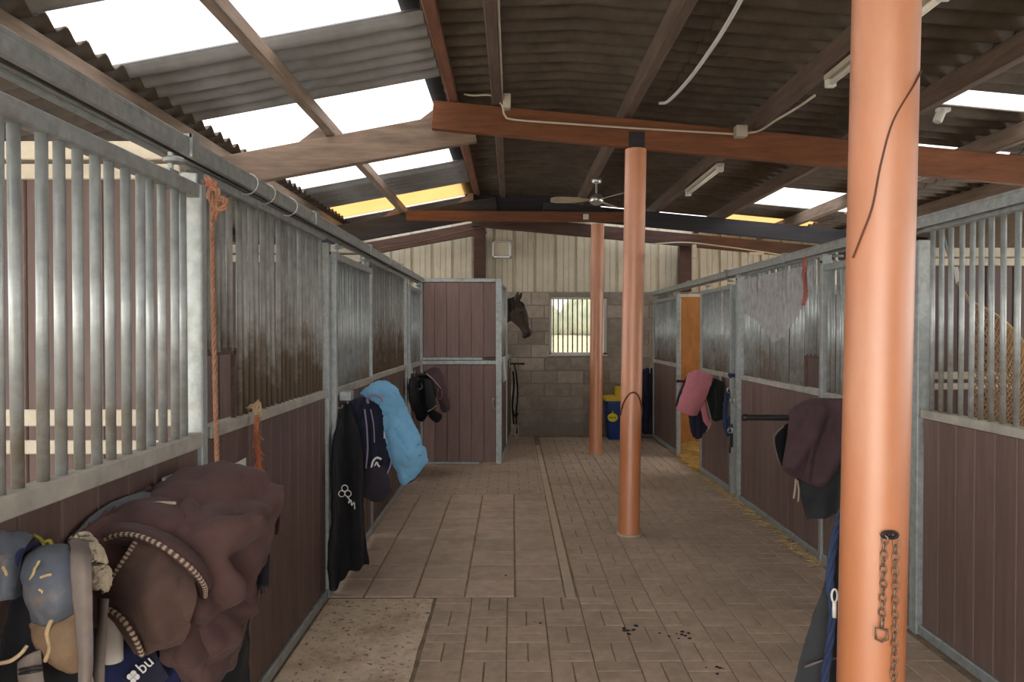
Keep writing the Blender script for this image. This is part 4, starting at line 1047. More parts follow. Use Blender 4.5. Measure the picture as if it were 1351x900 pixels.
ho_ = cloth('hood', pn([
    [(486, 618, 4.60), (496, 614, 4.58), (506, 618, 4.60)],
    [(479, 636, 4.57), (496, 632, 4.53), (512, 634, 4.57)],
    [(476, 648, 4.58), (496, 650, 4.53), (514, 644, 4.58)],
    [(486, 655, 4.62), (498, 659, 4.60), (510, 652, 4.62)]]), fabric('purple_black', (.035, .03, .045), .3), o, 26, 26, .005, 12, .02, seed=9)
for q, r in (([(481, 540), (484, 566), (485, 592), (483, 618)], .006), ([(489, 540), (493, 562), (494, 584)], .004), ([(517, 603), (515, 615), (510, 627)], .006), ([(478, 648), (490, 656), (504, 656), (514, 643)], .005)):
    b = MB(); b.tube(spline([P(x, y, 4.575) for x, y in q], 16), r, 6); b.build('trim', M['lav'], o, True)
b = MB(); c0 = P(496, 528, 4.66); b.tube([c0+Vector((.05*math.cos(a), -.02*math.sin(a)-.03, .038*math.sin(a))) for a in [PI*1.15-i*PI*1.35/18 for i in range(19)]], .009, 7); b.build('trim', M['lav'], o, True)
b = MB(); b.tube(spline([P(490, 617, 4.56), P(492, 609, 4.56), P(497, 604, 4.56), P(503, 606, 4.57)], 12), .007, 6); b.tube(spline([P(494, 616, 4.56), P(497, 610, 4.56), P(499, 614, 4.56), P(501, 616, 4.56)], 12), .006, 6); b.build('emblem', M['printwhite'], ho_, True)
b = MB(); b.box(*[v for v in (P(508, 573, 4.6).x-.006, P(508, 573, 4.6).x+.006, 4.585, 4.592, P(508, 573, 4.6).z-.025, P(508, 573, 4.6).z+.025)]); b.build('care_label', M['white'], o)
o = thing('long_black_rug', 'long black rug with white clover embroidery hanging to the floor', 'rug', P(455, 780, 4.42))
cloth('drape', pn([
    [(450, 541, 4.56), (455, 534, 4.56), (460, 535, 4.56), (466, 545, 4.58)],
    [(442, 572, 4.52), (452, 572, 4.46), (463, 574, 4.46), (472, 572, 4.54)],
    [(437, 622, 4.49), (450, 624, 4.42), (466, 628, 4.42), (479, 622, 4.50)],
    [(435, 682, 4.47), (449, 684, 4.38), (468, 690, 4.38), (481, 690, 4.46)],
    [(434, 730, 4.45), (448, 738, 4.36), (466, 742, 4.37), (487, 738, 4.44)],
    [(436, 779, 4.44), (444, 779, 4.37), (456, 757, 4.38), (485, 743, 4.44)]]), M['blackrug'], o, 40, 60, .008, 8, .012, .012, 70, (1, 0, 0), 2)
cx = Vector((1, 0, 0)); cz = Vector((0, -.05, 1)).normalized(); ex = (P(468, 668, 4.3)-P(452, 642, 4.3)).normalized(); ez = Vector((0, -1, 0)).cross(ex)
clover(P(455, 649, 4.235), .043, ex, ez, Vector((0, -1, 0)), M['printwhite'], o, 'clover_emblem', True)
b = MB(); b.tube(spline([P(458, 656, 4.235), P(461, 659, 4.235), P(460, 664, 4.235), P(463, 660, 4.235), P(464, 667, 4.235), P(467, 663, 4.235), P(468, 672, 4.235)], 30), .0035, 5); b.build('script_stitching', M['printwhite'], o, True)
b = MB(); b.box(-1.07, -1.0, 4.50, 4.60, P(445, 523, 4.5).z-.03, P(445, 523, 4.5).z+.03, .006); hk = tag(b.build('latch_box', M['galv']), 'grey latch box on the second left door above the black rug', 'latch')
b = MB(); b.tube(spline([P(452, 535, 4.55), P(450, 545, 4.54), P(447, 538, 4.54), P(444, 548, 4.53), P(446, 558, 4.53)], 30), .006, 6); tag(b.build('tangled_strap', M['tan'], smooth=True), 'tangled tan straps under the grey latch box', 'strap')

# --- left far: brown and black rugs before the partition
zD = P(555, 495, 7.95).z
arm('short grey rack arm holding the small brown rug by the partition', -1.07, -.80, 7.95, zD)
o = thing('small_brown_rug', 'dark brown rug with pale edge hung before the brown partition', 'rug', P(575, 555, 7.9))
cloth('drape', pn([
    [(558, 530, 8.1), (570, 520, 8.1), (580, 530, 8.1), (588, 545, 8.1)],
    [(560, 494, 7.98), (570, 488, 7.98), (578, 489, 7.97), (583, 498, 7.97)],
    [(564, 496, 7.88), (573, 499, 7.86), (581, 505, 7.86), (587, 512, 7.88)],
    [(570, 506, 7.86), (577, 512, 7.83), (584, 520, 7.83), (590, 525, 7.86)],
    [(578, 525, 7.85), (583, 530, 7.83), (588, 535, 7.83), (592, 538, 7.86)],
    [(584, 543, 7.86), (587, 543, 7.85), (590, 541, 7.85), (592, 540, 7.87)]]), M['plum'], o, 34, 40, .01, 9, .02, seed=3)
b = MB(); b.tube(spline([P(562, 493, 7.86), P(570, 499, 7.83), P(577, 507, 7.82), P(582, 513, 7.82)], 20), .007, 6); b.build('piping', M['piping'], o, True)
b = MB(); b.tube(spline([P(578, 512, 7.81), P(577, 522, 7.80), P(580, 527, 7.80), P(583, 524, 7.80), P(583, 514, 7.81)], 20), .006, 6); b.build('strap_loop', M['strap'], o, True)
o = thing('small_black_rug', 'black and charcoal rug hanging left of the small brown rug', 'rug', P(560, 560, 7.9))
cloth('drape', pn([
    [(541, 500, 7.98), (552, 494, 7.98), (562, 494, 7.98), (572, 498, 7.98)],
    [(539, 515, 7.90), (551, 510, 7.88), (563, 508, 7.88), (574, 512, 7.90)],
    [(543, 535, 7.90), (553, 536, 7.86), (564, 536, 7.86), (575, 535, 7.89)],
    [(550, 550, 7.90), (558, 556, 7.87), (566, 546, 7.87), (576, 538, 7.89)]]), M['blackrug'], o, 34, 34, .012, 9, .014, .012, 60, (1, 0, 0), 3)
cloth('charcoal_flap', pn([[(561, 500, 7.84), (566, 501, 7.83), (571, 504, 7.84)], [(562, 522, 7.83), (568, 522, 7.815), (574, 524, 7.83)], [(564, 542, 7.83), (570, 539, 7.82), (576, 534, 7.83)]]), M['charcoal'], o, 16, 20, .005, 9, .01)
b = MB(); b.tube(spline([P(564, 543, 7.81), P(570, 540, 7.80), P(576, 535, 7.81)], 10), .006, 6); b.build('binding', M['piping'], o, True)
b = MB(); b.tube(spline([P(540, 508, 7.86), P(541, 513, 7.85), P(545, 512, 7.85), P(548, 505, 7.85), P(553, 499, 7.86)], 18), .006, 6); b.tube(spline([P(551, 512, 7.85), P(554, 514, 7.84), P(557, 510, 7.85), P(555, 506, 7.86)], 14), .007, 6); b.build('strap_loop', M['strap'], o, True)
b = MB(); c0, c1 = P(570, 546, 7.86), P(578, 552, 7.80); b.tube([c0, c0.lerp(c1, .5), c1], [.05, .055, .055], 16); tag(b.build('overreach_boot', M['blackrug'], smooth='auto'), 'black rounded boot hanging at the bottom of the small brown rug', 'boot')
b = MB(); b.tube([P(540, 487, 7.8), P(541, 493, 7.8)], .035, 12); tag(b.build('latch', M['galv'], smooth='auto'), 'pale latch knob at the left of the small brown rug', 'latch')

# --- right: pink rug, navy, halter
zE = P(950, 503, 7.3).z
arm('black rack arm holding the pink rug on the right', 2.10, 1.66, 7.30, zE, .013)
o = thing('pink_rug', 'folded pink rug over a rack arm beside the straw doorway', 'rug', P(915, 580, 7.28))
cloth('drape', pn([
    [(915, 545, 7.46), (922, 535, 7.46), (932, 535, 7.46), (940, 545, 7.46)],
    [(910, 497, 7.36), (919, 493, 7.34), (929, 495, 7.33), (940, 501, 7.33)],
    [(904, 510, 7.24), (914, 508, 7.22), (924, 509, 7.22), (935, 512, 7.24)],
    [(898, 526, 7.21), (907, 527, 7.18), (917, 528, 7.18), (928, 527, 7.22)],
    [(893, 540, 7.21), (901, 545, 7.18), (910, 548, 7.18), (917, 547, 7.22)]]), M['pinkrug'], o, 34, 40, .006, 8, .03, seed=3)
cloth('navy_edge', pn([[(905, 500, 7.42), (910, 494, 7.40), (915, 493, 7.39)], [(896, 520, 7.32), (902, 517, 7.3), (908, 512, 7.3)], [(891, 537, 7.28), (896, 536, 7.27), (900, 534, 7.27)]]), M['navy'], o, 14, 24, .005, 8, .015)
cloth('pink_tail', pn([[(922, 528, 7.27), (927, 525, 7.26), (930, 528, 7.27)], [(924, 548, 7.26), (929, 550, 7.25), (934, 552, 7.26)], [(931, 562, 7.26), (935, 566, 7.25), (938, 560, 7.26)]]), M['pinkrug'], o, 14, 20, .006, 8, .012)
cloth('navy_tail', pn([[(908, 545, 7.26), (916, 540, 7.25), (926, 540, 7.26)], [(911, 562, 7.25), (919, 560, 7.23), (928, 556, 7.25)], [(914, 576, 7.26), (921, 579, 7.24), (934, 566, 7.26)]]), M['navy'], o, 24, 24, .008, 10, .012, .012, 90, (1, 0, 0))
b = MB(); b.tube(spline([P(930, 520, 7.22), P(935, 540, 7.21), P(938, 556, 7.21), P(932, 570, 7.21)], 16), .005, 6); b.build('strap', M['piping'], o, True)
o = thing('dark_green_rug', 'dark green-black rug hanging right of the pink rug', 'rug', P(942, 560, 7.3))
cloth('drape', pn([
    [(931, 530, 7.42), (940, 525, 7.42), (954, 530, 7.42)],
    [(931, 506, 7.34), (940, 501, 7.33), (953, 503, 7.33)],
    [(932, 525, 7.27), (942, 526, 7.24), (953, 524, 7.27)],
    [(937, 552, 7.27), (945, 556, 7.24), (954, 553, 7.27)]]), fabric('green_black', (.014, .018, .016), .3), o, 24, 34, .008, 9, .012, .008, 70)
b = MB(); b.tube(spline([P(943, 512, 7.22), P(945, 530, 7.21), P(944, 552, 7.22)], 14), .004, 6); b.build('binding', M['charcoal'], o, True)
o = thing('halter', 'blue halter with lead straps hanging beside the right post', 'halter', P(965, 600, 7.0))
for q, r in (([(962, 497), (966, 495), (971, 498), (971, 512)], .03), ([(960, 515), (957, 535), (957, 560), (961, 575)], .022), ([(970, 515), (968, 535), (966, 555)], .018), ([(969, 540), (971, 565), (969, 585)], .016), ([(963, 552), (967, 550), (968, 558), (963, 562), (962, 552)], .02)):
    b = MB(); b.tube(spline([P(x, y, 7.02) for x, y in q], 18), r, 7); b.build('strap', M['halter'], o, True)
for q in ([(966, 560), (964, 575), (963, 598)], [(966, 572), (966, 590)]):
    b = MB(); b.tube(spline([P(x, y, 6.99) for x, y in q], 10), .009, 6); b.build('lead_end', M['black'], o, True)
for x, y in ((966, 529), (963, 568), (962, 515)):
    c = P(x, y, 6.98); b = MB(); b.tube([c+Vector((.02*math.cos(a), 0, .026*math.sin(a))) for a in [2*PI*i/12 for i in range(12)]], .005, 5, True); b.build('ring', M['steel'], o, True)
b = MB(); c = P(966, 500, 7.02); b.tube([Vector((2.12, 7.06, c.z)), Vector((c.x, 7.02, c.z))], .01, 8); b.build('hook', M['steel'], o)

# --- right middle: brown and black rugs on a long arm
zF = P(1010, 551, 4.6).z
arm('thick black rack arm sticking out in front of the right stall, brown rug over it', 2.09, P(981, 551, 4.6).x, 4.60, zF, .019)
o = thing('plum_brown_rug', 'plum-brown rug draped over the thick black arm on the right', 'rug', P(1080, 690, 4.5))
cloth('drape', pn([
    [(1046, 600, 4.76), (1072, 590, 4.76), (1102, 590, 4.76), (1135, 595, 4.76)],
    [(1043, 545, 4.66), (1060, 533, 4.64), (1095, 530, 4.64), (1135, 532, 4.64)],
    [(1041, 560, 4.55), (1063, 548, 4.52), (1098, 545, 4.52), (1138, 548, 4.52)],
    [(1036, 590, 4.51), (1060, 590, 4.48), (1090, 588, 4.48), (1126, 580, 4.50)],
    [(1033, 612, 4.50), (1056, 616, 4.46), (1084, 618, 4.46), (1112, 606, 4.49)],
    [(1038, 622, 4.50), (1058, 634, 4.46), (1076, 642, 4.46), (1088, 638, 4.48)]]), M['plum'], o, 70, 70, .006, 7, .014, .004, 40, (1, 0, .5), 3, creases=[(P(a, b_, 4.48), P(c, d, 4.48), w_, h_) for a, b_, c, d, w_, h_ in (
    (1105, 545, 1062, 628, .045, .03), (1092, 545, 1046, 615, .03, -.03), (1128, 560, 1082, 632, .03, -.03), (1070, 545, 1040, 600, .03, .02), (1075, 575, 1062, 635, .02, -.02))])
o = thing('black_stable_rug', 'black rug showing below the plum-brown rug on the right', 'rug', P(1080, 690, 4.6))
cloth('drape', pn([
    [(1048, 600, 4.58), (1080, 590, 4.56), (1110, 570, 4.56), (1140, 560, 4.57)],
    [(1050, 630, 4.56), (1082, 626, 4.53), (1112, 620, 4.53), (1142, 610, 4.55)],
    [(1056, 655, 4.56), (1082, 656, 4.52), (1110, 652, 4.52), (1140, 645, 4.55)],
    [(1064, 684, 4.57), (1084, 683, 4.54), (1108, 676, 4.54), (1136, 668, 4.56)]]), M['charcoal'], o, 36, 36, .008, 8, .014, .008, 40, (1, 0, 0), 8)
cloth('side_flap', pn([[(1040, 558, 4.63), (1034, 562, 4.62), (1028, 568, 4.62)], [(1038, 580, 4.60), (1030, 582, 4.59), (1022, 578, 4.60)], [(1036, 606, 4.60), (1032, 606, 4.59), (1026, 602, 4.60)], [(1036, 618, 4.60), (1034, 617, 4.60), (1032, 615, 4.60)]]), M['blackrug'], o, 20, 26, .005, 9, .01)
b = MB(); b.tube(spline([P(1034, 562, 4.58), P(1024, 572, 4.575), P(1021, 582, 4.575), P(1026, 604, 4.575), P(1031, 616, 4.58)], 22), .006, 6); b.build('binding', M['strap'], o, True)
for q in ([(1050, 632), (1049, 645), (1047, 658)], [(1052, 634), (1054, 648), (1053, 662)]):
    b = MB(); b.tube(spline([P(x, y, 4.46) for x, y in q], 10), .006, 6); b.build('strap_end', M['piping'], o, True)

# --- rug and rope behind the nearest column
o = thing('dark_jacket_rug', 'dark grey rug hung behind the nearest orange column', 'rug', P(1085, 905, 2.05))
cloth('drape', pn([
    [(1112, 680, 2.05), (1125, 672, 2.05), (1140, 672, 2.05), (1160, 680, 2.05)],
    [(1098, 730, 2.05), (1115, 730, 2.04), (1135, 730, 2.04), (1160, 735, 2.05)],
    [(1080, 795, 2.07), (1100, 800, 2.05), (1130, 800, 2.04), (1162, 800, 2.05)],
    [(1062, 850, 2.09), (1090, 850, 2.06), (1125, 850, 2.04), (1160, 850, 2.05)],
    [(1044, 912, 2.11), (1080, 915, 2.07), (1120, 915, 2.05), (1160, 915, 2.06)],
    [(1030, 960, 2.12), (1075, 965, 2.08), (1118, 965, 2.06), (1158, 960, 2.07)]]), M['charcoal'], o, 40, 50, .007, 8, .012, .008, 70, (1, 0, 0), 6)
b = MB(); b.tube(spline([P(1062, 880, 2.06), P(1085, 872, 2.03), P(1108, 868, 2.02)], 14), .003, 6); b.build('seam', M['strap'], o, True)
rb = rope_mb([P(1112, 672, 2.02), P(1104, 700, 2.02), P(1097, 740, 2.01), P(1095, 775, 2.0), P(1099, 800, 2.0), P(1096, 840, 2.0), P(1090, 880, 2.0), P(1084, 930, 2.0)], .011, 40)
o2 = thing('lead_rope', 'blue lead rope with a white clip hanging beside the nearest column', 'rope', P(1095, 905, 2.0)); rb.build('rope', M['halter'], o2, True)
b = MB(); c = P(1101, 786, 1.985); b.tube([c+Vector((.008*math.cos(a), 0, .018*math.sin(a))) for a in [2*PI*i/14 for i in range(14)]], .003, 6, True); b.tube([c+Vector((0, 0, -.018)), c+Vector((.0, 0, -.06))], .006, 8); b.build('clip', M['white'], o2, True)
b = MB(); b.tube(spline([Vector((.968, 2.01, 1.12)), Vector((.99, 2.06, 1.11)), Vector((1.0, 2.07, 1.14))], 8), .005, 6); b.build('hook', M['steel'], o2, True)

# --- back right: dark rugs and handle, bin
zG = P(855, 488, 10.85).z
arm('rack arm in the back right corner holding dark rugs', 2.06, 1.86, 10.85, zG)
o = thing('corner_rug', 'dark navy rugs hanging in the back right corner', 'rug', P(858, 575, 10.8))
cloth('drape', pn([
    [(845, 520, 10.95), (852, 505, 10.95), (860, 505, 10.95), (868, 515, 10.95)],
    [(846, 492, 10.86), (853, 487, 10.86), (860, 487, 10.86), (868, 490, 10.86)],
    [(845, 515, 10.80), (853, 515, 10.78), (860, 515, 10.78), (868, 515, 10.80)],
    [(846, 545, 10.80), (853, 545, 10.78), (860, 545, 10.78), (868, 545, 10.80)],
    [(848, 572, 10.80), (854, 573, 10.78), (861, 573, 10.78), (867, 570, 10.80)]]), M['navy'], o, 28, 36, .01, 8, .014, .015, 60, (1, 0, 0), 4)
b = MB(); b.tube(spline([P(850, 487, 10.75), P(850, 478, 10.75), P(855, 474, 10.75), P(860, 478, 10.75), P(858, 458, 10.75), P(853, 455, 10.75), P(852, 466, 10.75)], 26), .01, 7); b.build('white_strap', M['piping'], o, True)
bx = thing('feed_bin', 'blue plastic bin with yellow lid against the back wall', 'bin', (1.64, 10.88, 0))
b = MB(); prof = [(.20, .16), (.23, .19), (.235, .195)]
def rr(hx, hy, z, r=.04, n=5):
    out = []
    for (sx, sy, a0) in ((1, 1, 0), (-1, 1, PI/2), (-1, -1, PI), (1, -1, 3*PI/2)):
        for i in range(n): a = a0+PI/2*i/(n-1); out.append(Vector((1.64+sx*(hx-r)+r*math.cos(a), 10.88+sy*(hy-r)+r*math.sin(a), z)))
    return out
b.loft([rr(.21, .16, .0), rr(.215, .165, .02), rr(.245, .195, .52), rr(.26, .21, .525), rr(.26, .21, .57)]); b.build('tub', M['bin'], bx, 'auto')
b = MB(); b.loft([rr(.272, .22, .572), rr(.272, .22, .60), rr(.255, .205, .625), rr(.2, .15, .635)]); lid_ = b.build('lid', M['lid'], bx, 'auto')
b = MB(); b.loft([[v*1 for v in rr(.10, .09, .63)], rr(.10, .09, .76), rr(.09, .08, .775)]); b.build('lid_handle', M['lid'], lid_, 'auto')
b = MB(); c = Vector((1.48, 10.88-.189, .33)); n = 26
q = [c+Vector((.075*math.cos(a), -.012+.03*0, .062*math.sin(a))) for a in [2*PI*i/n for i in range(n)]]
b.add([v+Vector((0, .03*0, 0)) for v in q]+[v+Vector((0, .02, 0)) for v in q], [tuple(range(n-1, -1, -1))]+[(i, (i+1) % n, n+(i+1) % n, n+i) for i in range(n)]); st_ = b.build('apple_sticker', M['sticker'], bx)
b = MB(); b.lathe([(.001, 0), (.016, .012), (.012, .03), (.001, .045)], 8, Matrix.Translation(c+Vector((.0, -.012, .058)))); b.build('sticker_leaf', M['sticker'], st_, True)
b = MB()
for k, w in enumerate((.016, .02, .012, .022)): b.box(c.x-.05+k*.026, c.x-.05+k*.026+w*.8, c.y-.015, c.y-.011, c.z-.012, c.z+.010)
b.build('sticker_print', M['green'], st_)
# back-left: small bar, hanging straps on the horse stall
zh = P(685, 480, 10.4).z
o = arm('short black bar on the half door under the horse', -.04, .17, 10.40, zh, .014)
o = thing('bridle', 'dark bridle straps hanging on the half door under the horse', 'bridle', P(680, 575, 10.3))
for q, r in (([(677, 490), (678, 510), (676, 535), (678, 560)], .014), ([(681, 492), (683, 520), (681, 545), (682, 572)], .012), ([(676, 540), (680, 550), (683, 545)], .012)):
    b = MB(); b.tube(spline([P(x, y, 10.28) for x, y in q], 16), r, 6); b.build('strap', M['blackrug'], o, True)
b = MB(); b.tube(spline([P(682, 560, 10.25), P(680, 572, 10.25), P(683, 578, 10.25), P(684, 563, 10.25)], 14), .006, 6); b.build('bit', M['steel'], o, True)
b = MB(); b.tube(spline([P(681, 492, 10.28), P(679, 484, 10.36), P(678, 480, 10.4)], 10), .01, 6); b.build('strap', M['blackrug'], o, True)
cloth_o = cloth('white_rag', pn([[(662, 472, 9.2), (664, 471, 9.2), (667, 470, 9.2)], [(661, 487, 9.15), (664, 485, 9.14), (667, 486, 9.15)], [(664, 505, 9.16), (666, 503, 9.15), (668, 500, 9.16)]]), M['white'], None, 12, 20, .006, 9, .006)
tag(cloth_o, 'small white rag tied on the horse stall panel corner', 'rag')

# ---------------------------------------------------------------- ropes, chain, wire, hay net, card
o = thing('hanging_rope', 'thin old rope with a coiled knot hanging down the left barred panel', 'rope', P(285, 620, 2.62))
rope_mb([P(279, 238, 2.58), P(280, 300, 2.6), P(281, 380, 2.6), P(283, 470, 2.6), P(285, 560, 2.6), P(287, 625, 2.6)], .0085, 90).build('rope', M['rope'], o, True)
q = [P(273, 235, 2.56), P(284, 244, 2.54), P(276, 258, 2.54), P(286, 266, 2.53), P(296, 262, 2.53), P(297, 272, 2.53), P(288, 277, 2.53), P(281, 268, 2.53), P(278, 250, 2.53), P(288, 255, 2.53), P(283, 290, 2.54)]
rope_mb(q, .011, 60).build('knot', M['rope'], o, True)
b = MB()
for i in range(26): 
    c = P(277+rng.uniform(-4, 6), 240+rng.uniform(-2, 8), 2.53); b.tube([c, c+Vector((rng.uniform(-.02, .02), -.01, rng.uniform(-.03, .02)))], .0015, 4)
b.build('frayed_end', mat('red_fray', (.5, .18, .13), .9, bump=0), o)
o = thing('orange_twine', 'orange baling twine tied on the ledge of the left barred panel', 'twine', P(340, 635, 3.05))
rope_mb([P(322, 541, 3.1), P(334, 536, 3.05), P(342, 540, 3.05), P(336, 546, 3.04), P(340, 530, 3.05), P(344, 548, 3.05), P(338, 552, 3.05)], .010, 60).build('knot', M['tan'], o, True)
rope_mb([P(339, 550, 3.03), P(338, 575, 3.02), P(341, 600, 3.02), P(343, 632, 3.02)], .010, 70).build('twine', M['orope'], o, True)
b = MB()
for i in range(70):
    t = rng.random(); c = P(339+4*t+rng.uniform(-4, 4), 570+60*t, 3.01); b.tube([c, c+Vector((rng.uniform(-.02, .02), rng.uniform(-.02, .01), rng.uniform(-.03, .02)))], .0014, 4)
b.build('frayed_end', M['orope'], o)
b = MB(); p0, p1, p2, p3 = P(302, 612, 2.9), P(322, 604, 3.02), P(322, 622, 3.02), P(304, 640, 2.92)
b.add([p0, p1, p2, p3]+[p+Vector((-.004, 0, 0)) for p in (p0, p1, p2, p3)], [(0, 1, 2, 3), (7, 6, 5, 4), (0, 4, 5, 1), (1, 5, 6, 2), (2, 6, 7, 3), (3, 7, 4, 0)]); 
for i in range(len(b.v)): b.v[i] = (XL+.02+(.004 if i < 4 else 0), b.v[i][1], b.v[i][2])
tag(b.build('name_card', M['white']), 'small white card on the boards above the brown rug', 'card')
# chain on nearest column
o = thing('chain', 'rusty chain hanging from a hook on the nearest orange column', 'chain', P(1172, 900, 1.83))
lm = MB(); lm.tube([(.0075*math.cos(a), 0, .0115*math.sin(a)) for a in [2*PI*i/12 for i in range(12)]], .0024, 6, True); lme = lm.mesh('link'); lme.materials.append(M['steelchain'])
c0 = off(o); yc = 1.93-.088
def strand(x0, y0, x1, y1):
    a, c = P(x0, y0, yc), P(x1, y1, yc); n = int((c-a).length/.018)
    for i in range(n+1):
        l = link('link', lme, None, o, True); l.location = a.lerp(c, i/n)-c0+Vector((rng.uniform(-.001, .001), -.004, 0)); l.rotation_euler = (rng.uniform(-.1, .1), rng.uniform(-.1, .1), PI/4 if i % 2 else -PI/4)
strand(1166, 712, 1163, 818); strand(1181, 715, 1178, 925)
b = MB(); c = P(1174, 706, yc-.004); b.tube([c+Vector((.02*math.cos(a), 0, .008*math.sin(a))) for a in [2*PI*i/14 for i in range(14)]], .0045, 6, True); b.tube([c+Vector((0, .03, 0)), c], .006, 8); b.build('hook', M['black'], o, True)
b = MB(); c = P(1163, 838, yc-.008); w, h = .0145, .017
b.tube([c+Vector(v) for v in ((-w, 0, h), (w, 0, h*.7), (w, 0, -h*.6), (0, 0, -h), (-w, 0, -h*.6))], .0035, 6, True); b.tube([c+Vector((0, 0, h)), c+Vector((.002, 0, h+.022))], .005, 8); b.build('snap_hook', M['steelchain'], o, True)
# thin wires on columns
def on_col(xb, xt, Y, ztop, r, pts, name, label, rr_=.0025):
    q = []
    for z, a in pts:
        cx_ = xb+(xt-xb)*z/ztop; q.append((cx_+math.sin(a)*(r+.003), Y-math.cos(a)*(r+.003), z))
    b = MB(); b.tube(spline(q, 40), rr_, 6); return tag(b.build(name, M['wire'], smooth=True), label, 'wire')
on_col(.945, .995, 1.93, 3.02, .083, [(P(1217, 97, 1.9).z, .95), (P(1200, 115, 1.87).z, .45), (P(1165, 160, 1.85).z, -.2), (P(1145, 215, 1.85).z, -.5), (P(1135, 270, 1.85).z, -.7), (P(1125, 305, 1.88).z, -.95), (P(1118, 340, 1.9).z, -1.3)], 'loose_wire', 'thin dark wire curving down the nearest orange column')
on_col(.92, .968, 5.71, 3.02, .083, [(P(818, 548, 5.7).z, -1.4), (P(821, 533, 5.7).z, -1.0), (P(827, 521, 5.63).z, -.4), (P(835, 518, 5.62).z, .1), (P(841, 524, 5.65).z, .6), (P(846, 540, 5.7).z, 1.2), (P(845, 556, 5.75).z, 1.9)], 'wire_loop', 'dark wire loop round the middle orange column', .006)
# hay net behind right bars
hn = thing('hay_net', 'brown rope hay net hanging behind the right stall bars', 'hay net', (2.45, 3.5, 1.15))
b = MB(); U, V = 22, 16
def hnp(u, v):
    a = P(1278+95*u, 398+88*u-10*math.sin(u*PI), 3.62); bt = P(1272+110*u, 575+20*u, 3.62)
    p = a.lerp(bt, v); p.y -= .10*math.sin(PI*min(1, u+.1))*math.sin(PI*(.15+.8*v)); p.x += .0; return p
for k in range(-V, U):
    for sgn in (1, -1):
        q = []
        for j in range(V+1):
            u = (k+j) if sgn > 0 else (k+V-j)
            if 0 <= u <= U: q.append(hnp(u/U, j/V)+Vector((0, sgn*.002, 0)))
        if len(q) > 1: b.tube(q, .0042, 4)
b.build('net', M['netm'], hn)
b = MB(); b.tube(spline([hnp(u/8, 0) for u in range(9)], 26), .008, 6); b.build('rim_rope', M['tan'], hn, True)
b = MB(); b.tube(spline([P(1245, 310, 3.70), P(1252, 335, 3.69), P(1258, 360, 3.68)], 12), .004, 6); b.build('blue_cord', mat('pale_blue_cord', (.3, .45, .52), .8, bump=0), hn, True)
b = MB(); b.tube(spline([P(1238, 302, 3.71), P(1250, 330, 3.7), P(1262, 368, 3.66), P(1272, 386, 3.64), P(1280, 400, 3.62)], 20), .008, 6); b.build('tie_rope', M['tan'], hn, True)
cloth('white_strap', pn([[(1258, 352, 3.655), (1264, 352, 3.65)], [(1261, 375, 3.655), (1267, 372, 3.65)]]), M['white'], hn, 6, 8, .001, 9, .003)
# red twine on right panel
rope_mb([P(1067, 340, 5.2), P(1064, 360, 5.18), P(1066, 380, 5.18), P(1063, 400, 5.18)], .012, 60)
b = rope_mb([(XR-.03, 5.32, P(1067, 338, 5.3).z), (XR-.034, 5.33, P(1064, 362, 5.3).z), (XR-.03, 5.31, P(1066, 385, 5.3).z), (XR-.034, 5.34, P(1062, 402, 5.3).z)], .014, 60)
tag(b.build('red_twine', mat('faded_red_twine', (.45, .16, .13), .9, bump=0), smooth=True), 'faded red twine tied high on the cobwebbed right panel', 'twine')

# ---------------------------------------------------------------- lamps, fan, conduit
def purl(x): return zraf(x)+.225
def tubelamp(x, y0, y1, label):
    z = purl(x)-.005; t = thing('fluorescent_lamp', label, 'lamp', (x, y0, z-.06))
    b = MB(); b.box(x-.035, x+.035, y0, y1, z-.035, z, .005); bo_ = b.build('body', M['conduit'], t)
    b = MB(); b.tube([(x, y0+.03, z-.055), (x, y1-.03, z-.055)], .017, 12); b.build('tube', M['tube'], t, True)
    for y in (y0, y1-.04):
        b = MB(); b.box(x-.03, x+.03, y, y+.04, z-.08, z-.03, .006); b.build('end_cap', M['white'], bo_)
    return t
tubelamp(1.93, 6.75, 8.0, 'fluorescent lamp under the roof beyond the long red-brown rafter')
tubelamp(1.93, 3.25, 4.45, 'fluorescent lamp overhead, partly hidden by the nearest column')
x, Y = .92, 7.95; z = purl(x)
fan = thing('ceiling_fan', 'old three-bladed ceiling fan hanging under the roof', 'fan', (x, Y, z-.27))
b = MB(); b.lathe([(.012, -.05), (.05, -.04), (.06, -.015), (.055, 0)], 18, Matrix.Translation((x, Y, z))); b.build('ceiling_cup', M['steel'], fan, 'auto')
b = MB(); b.tube([(x, Y, z-.03), (x, Y, z-.17)], .013, 10); b.build('rod', M['steel'], fan, 'auto')
b = MB(); b.lathe([(.02, .06), (.05, .05), (.075, .02), (.078, -.02), (.06, -.045), (.03, -.06), (.005, -.062)], 20, Matrix.Translation((x, Y, z-.22))); b.build('motor', M['steel'], fan, 'auto')
for k, a in enumerate((PI, PI+2*PI/3, PI+4*PI/3)):
    R = Matrix.Translation((x, Y, z-.23)) @ Matrix.Rotation(a, 4, 'Z') @ Matrix.Rotation(.3, 4, 'X')
    b = MB(); vs = []; sec = [(.07, .02), (.12, .03), (.2, .055), (.35, .07), (.45, .068), (.5, .045)]
    for s, w in sec: vs += [R @ Vector((s, -w, .0)), R @ Vector((s, w, .0)), R @ Vector((s, -w, .006)), R @ Vector((s, w, .006))]
    fs = []
    for i in range(len(sec)-1):
        q = i*4; fs += [(q, q+4, q+5, q+1), (q+2, q+3, q+7, q+6), (q, q+2, q+6, q+4), (q+1, q+5, q+7, q+3)]
    q = (len(sec)-1)*4; fs += [(0, 1, 3, 2), (q, q+2, q+3, q+1)]
    b.add(vs, fs); b.build('blade', M['fanblade'], fan)
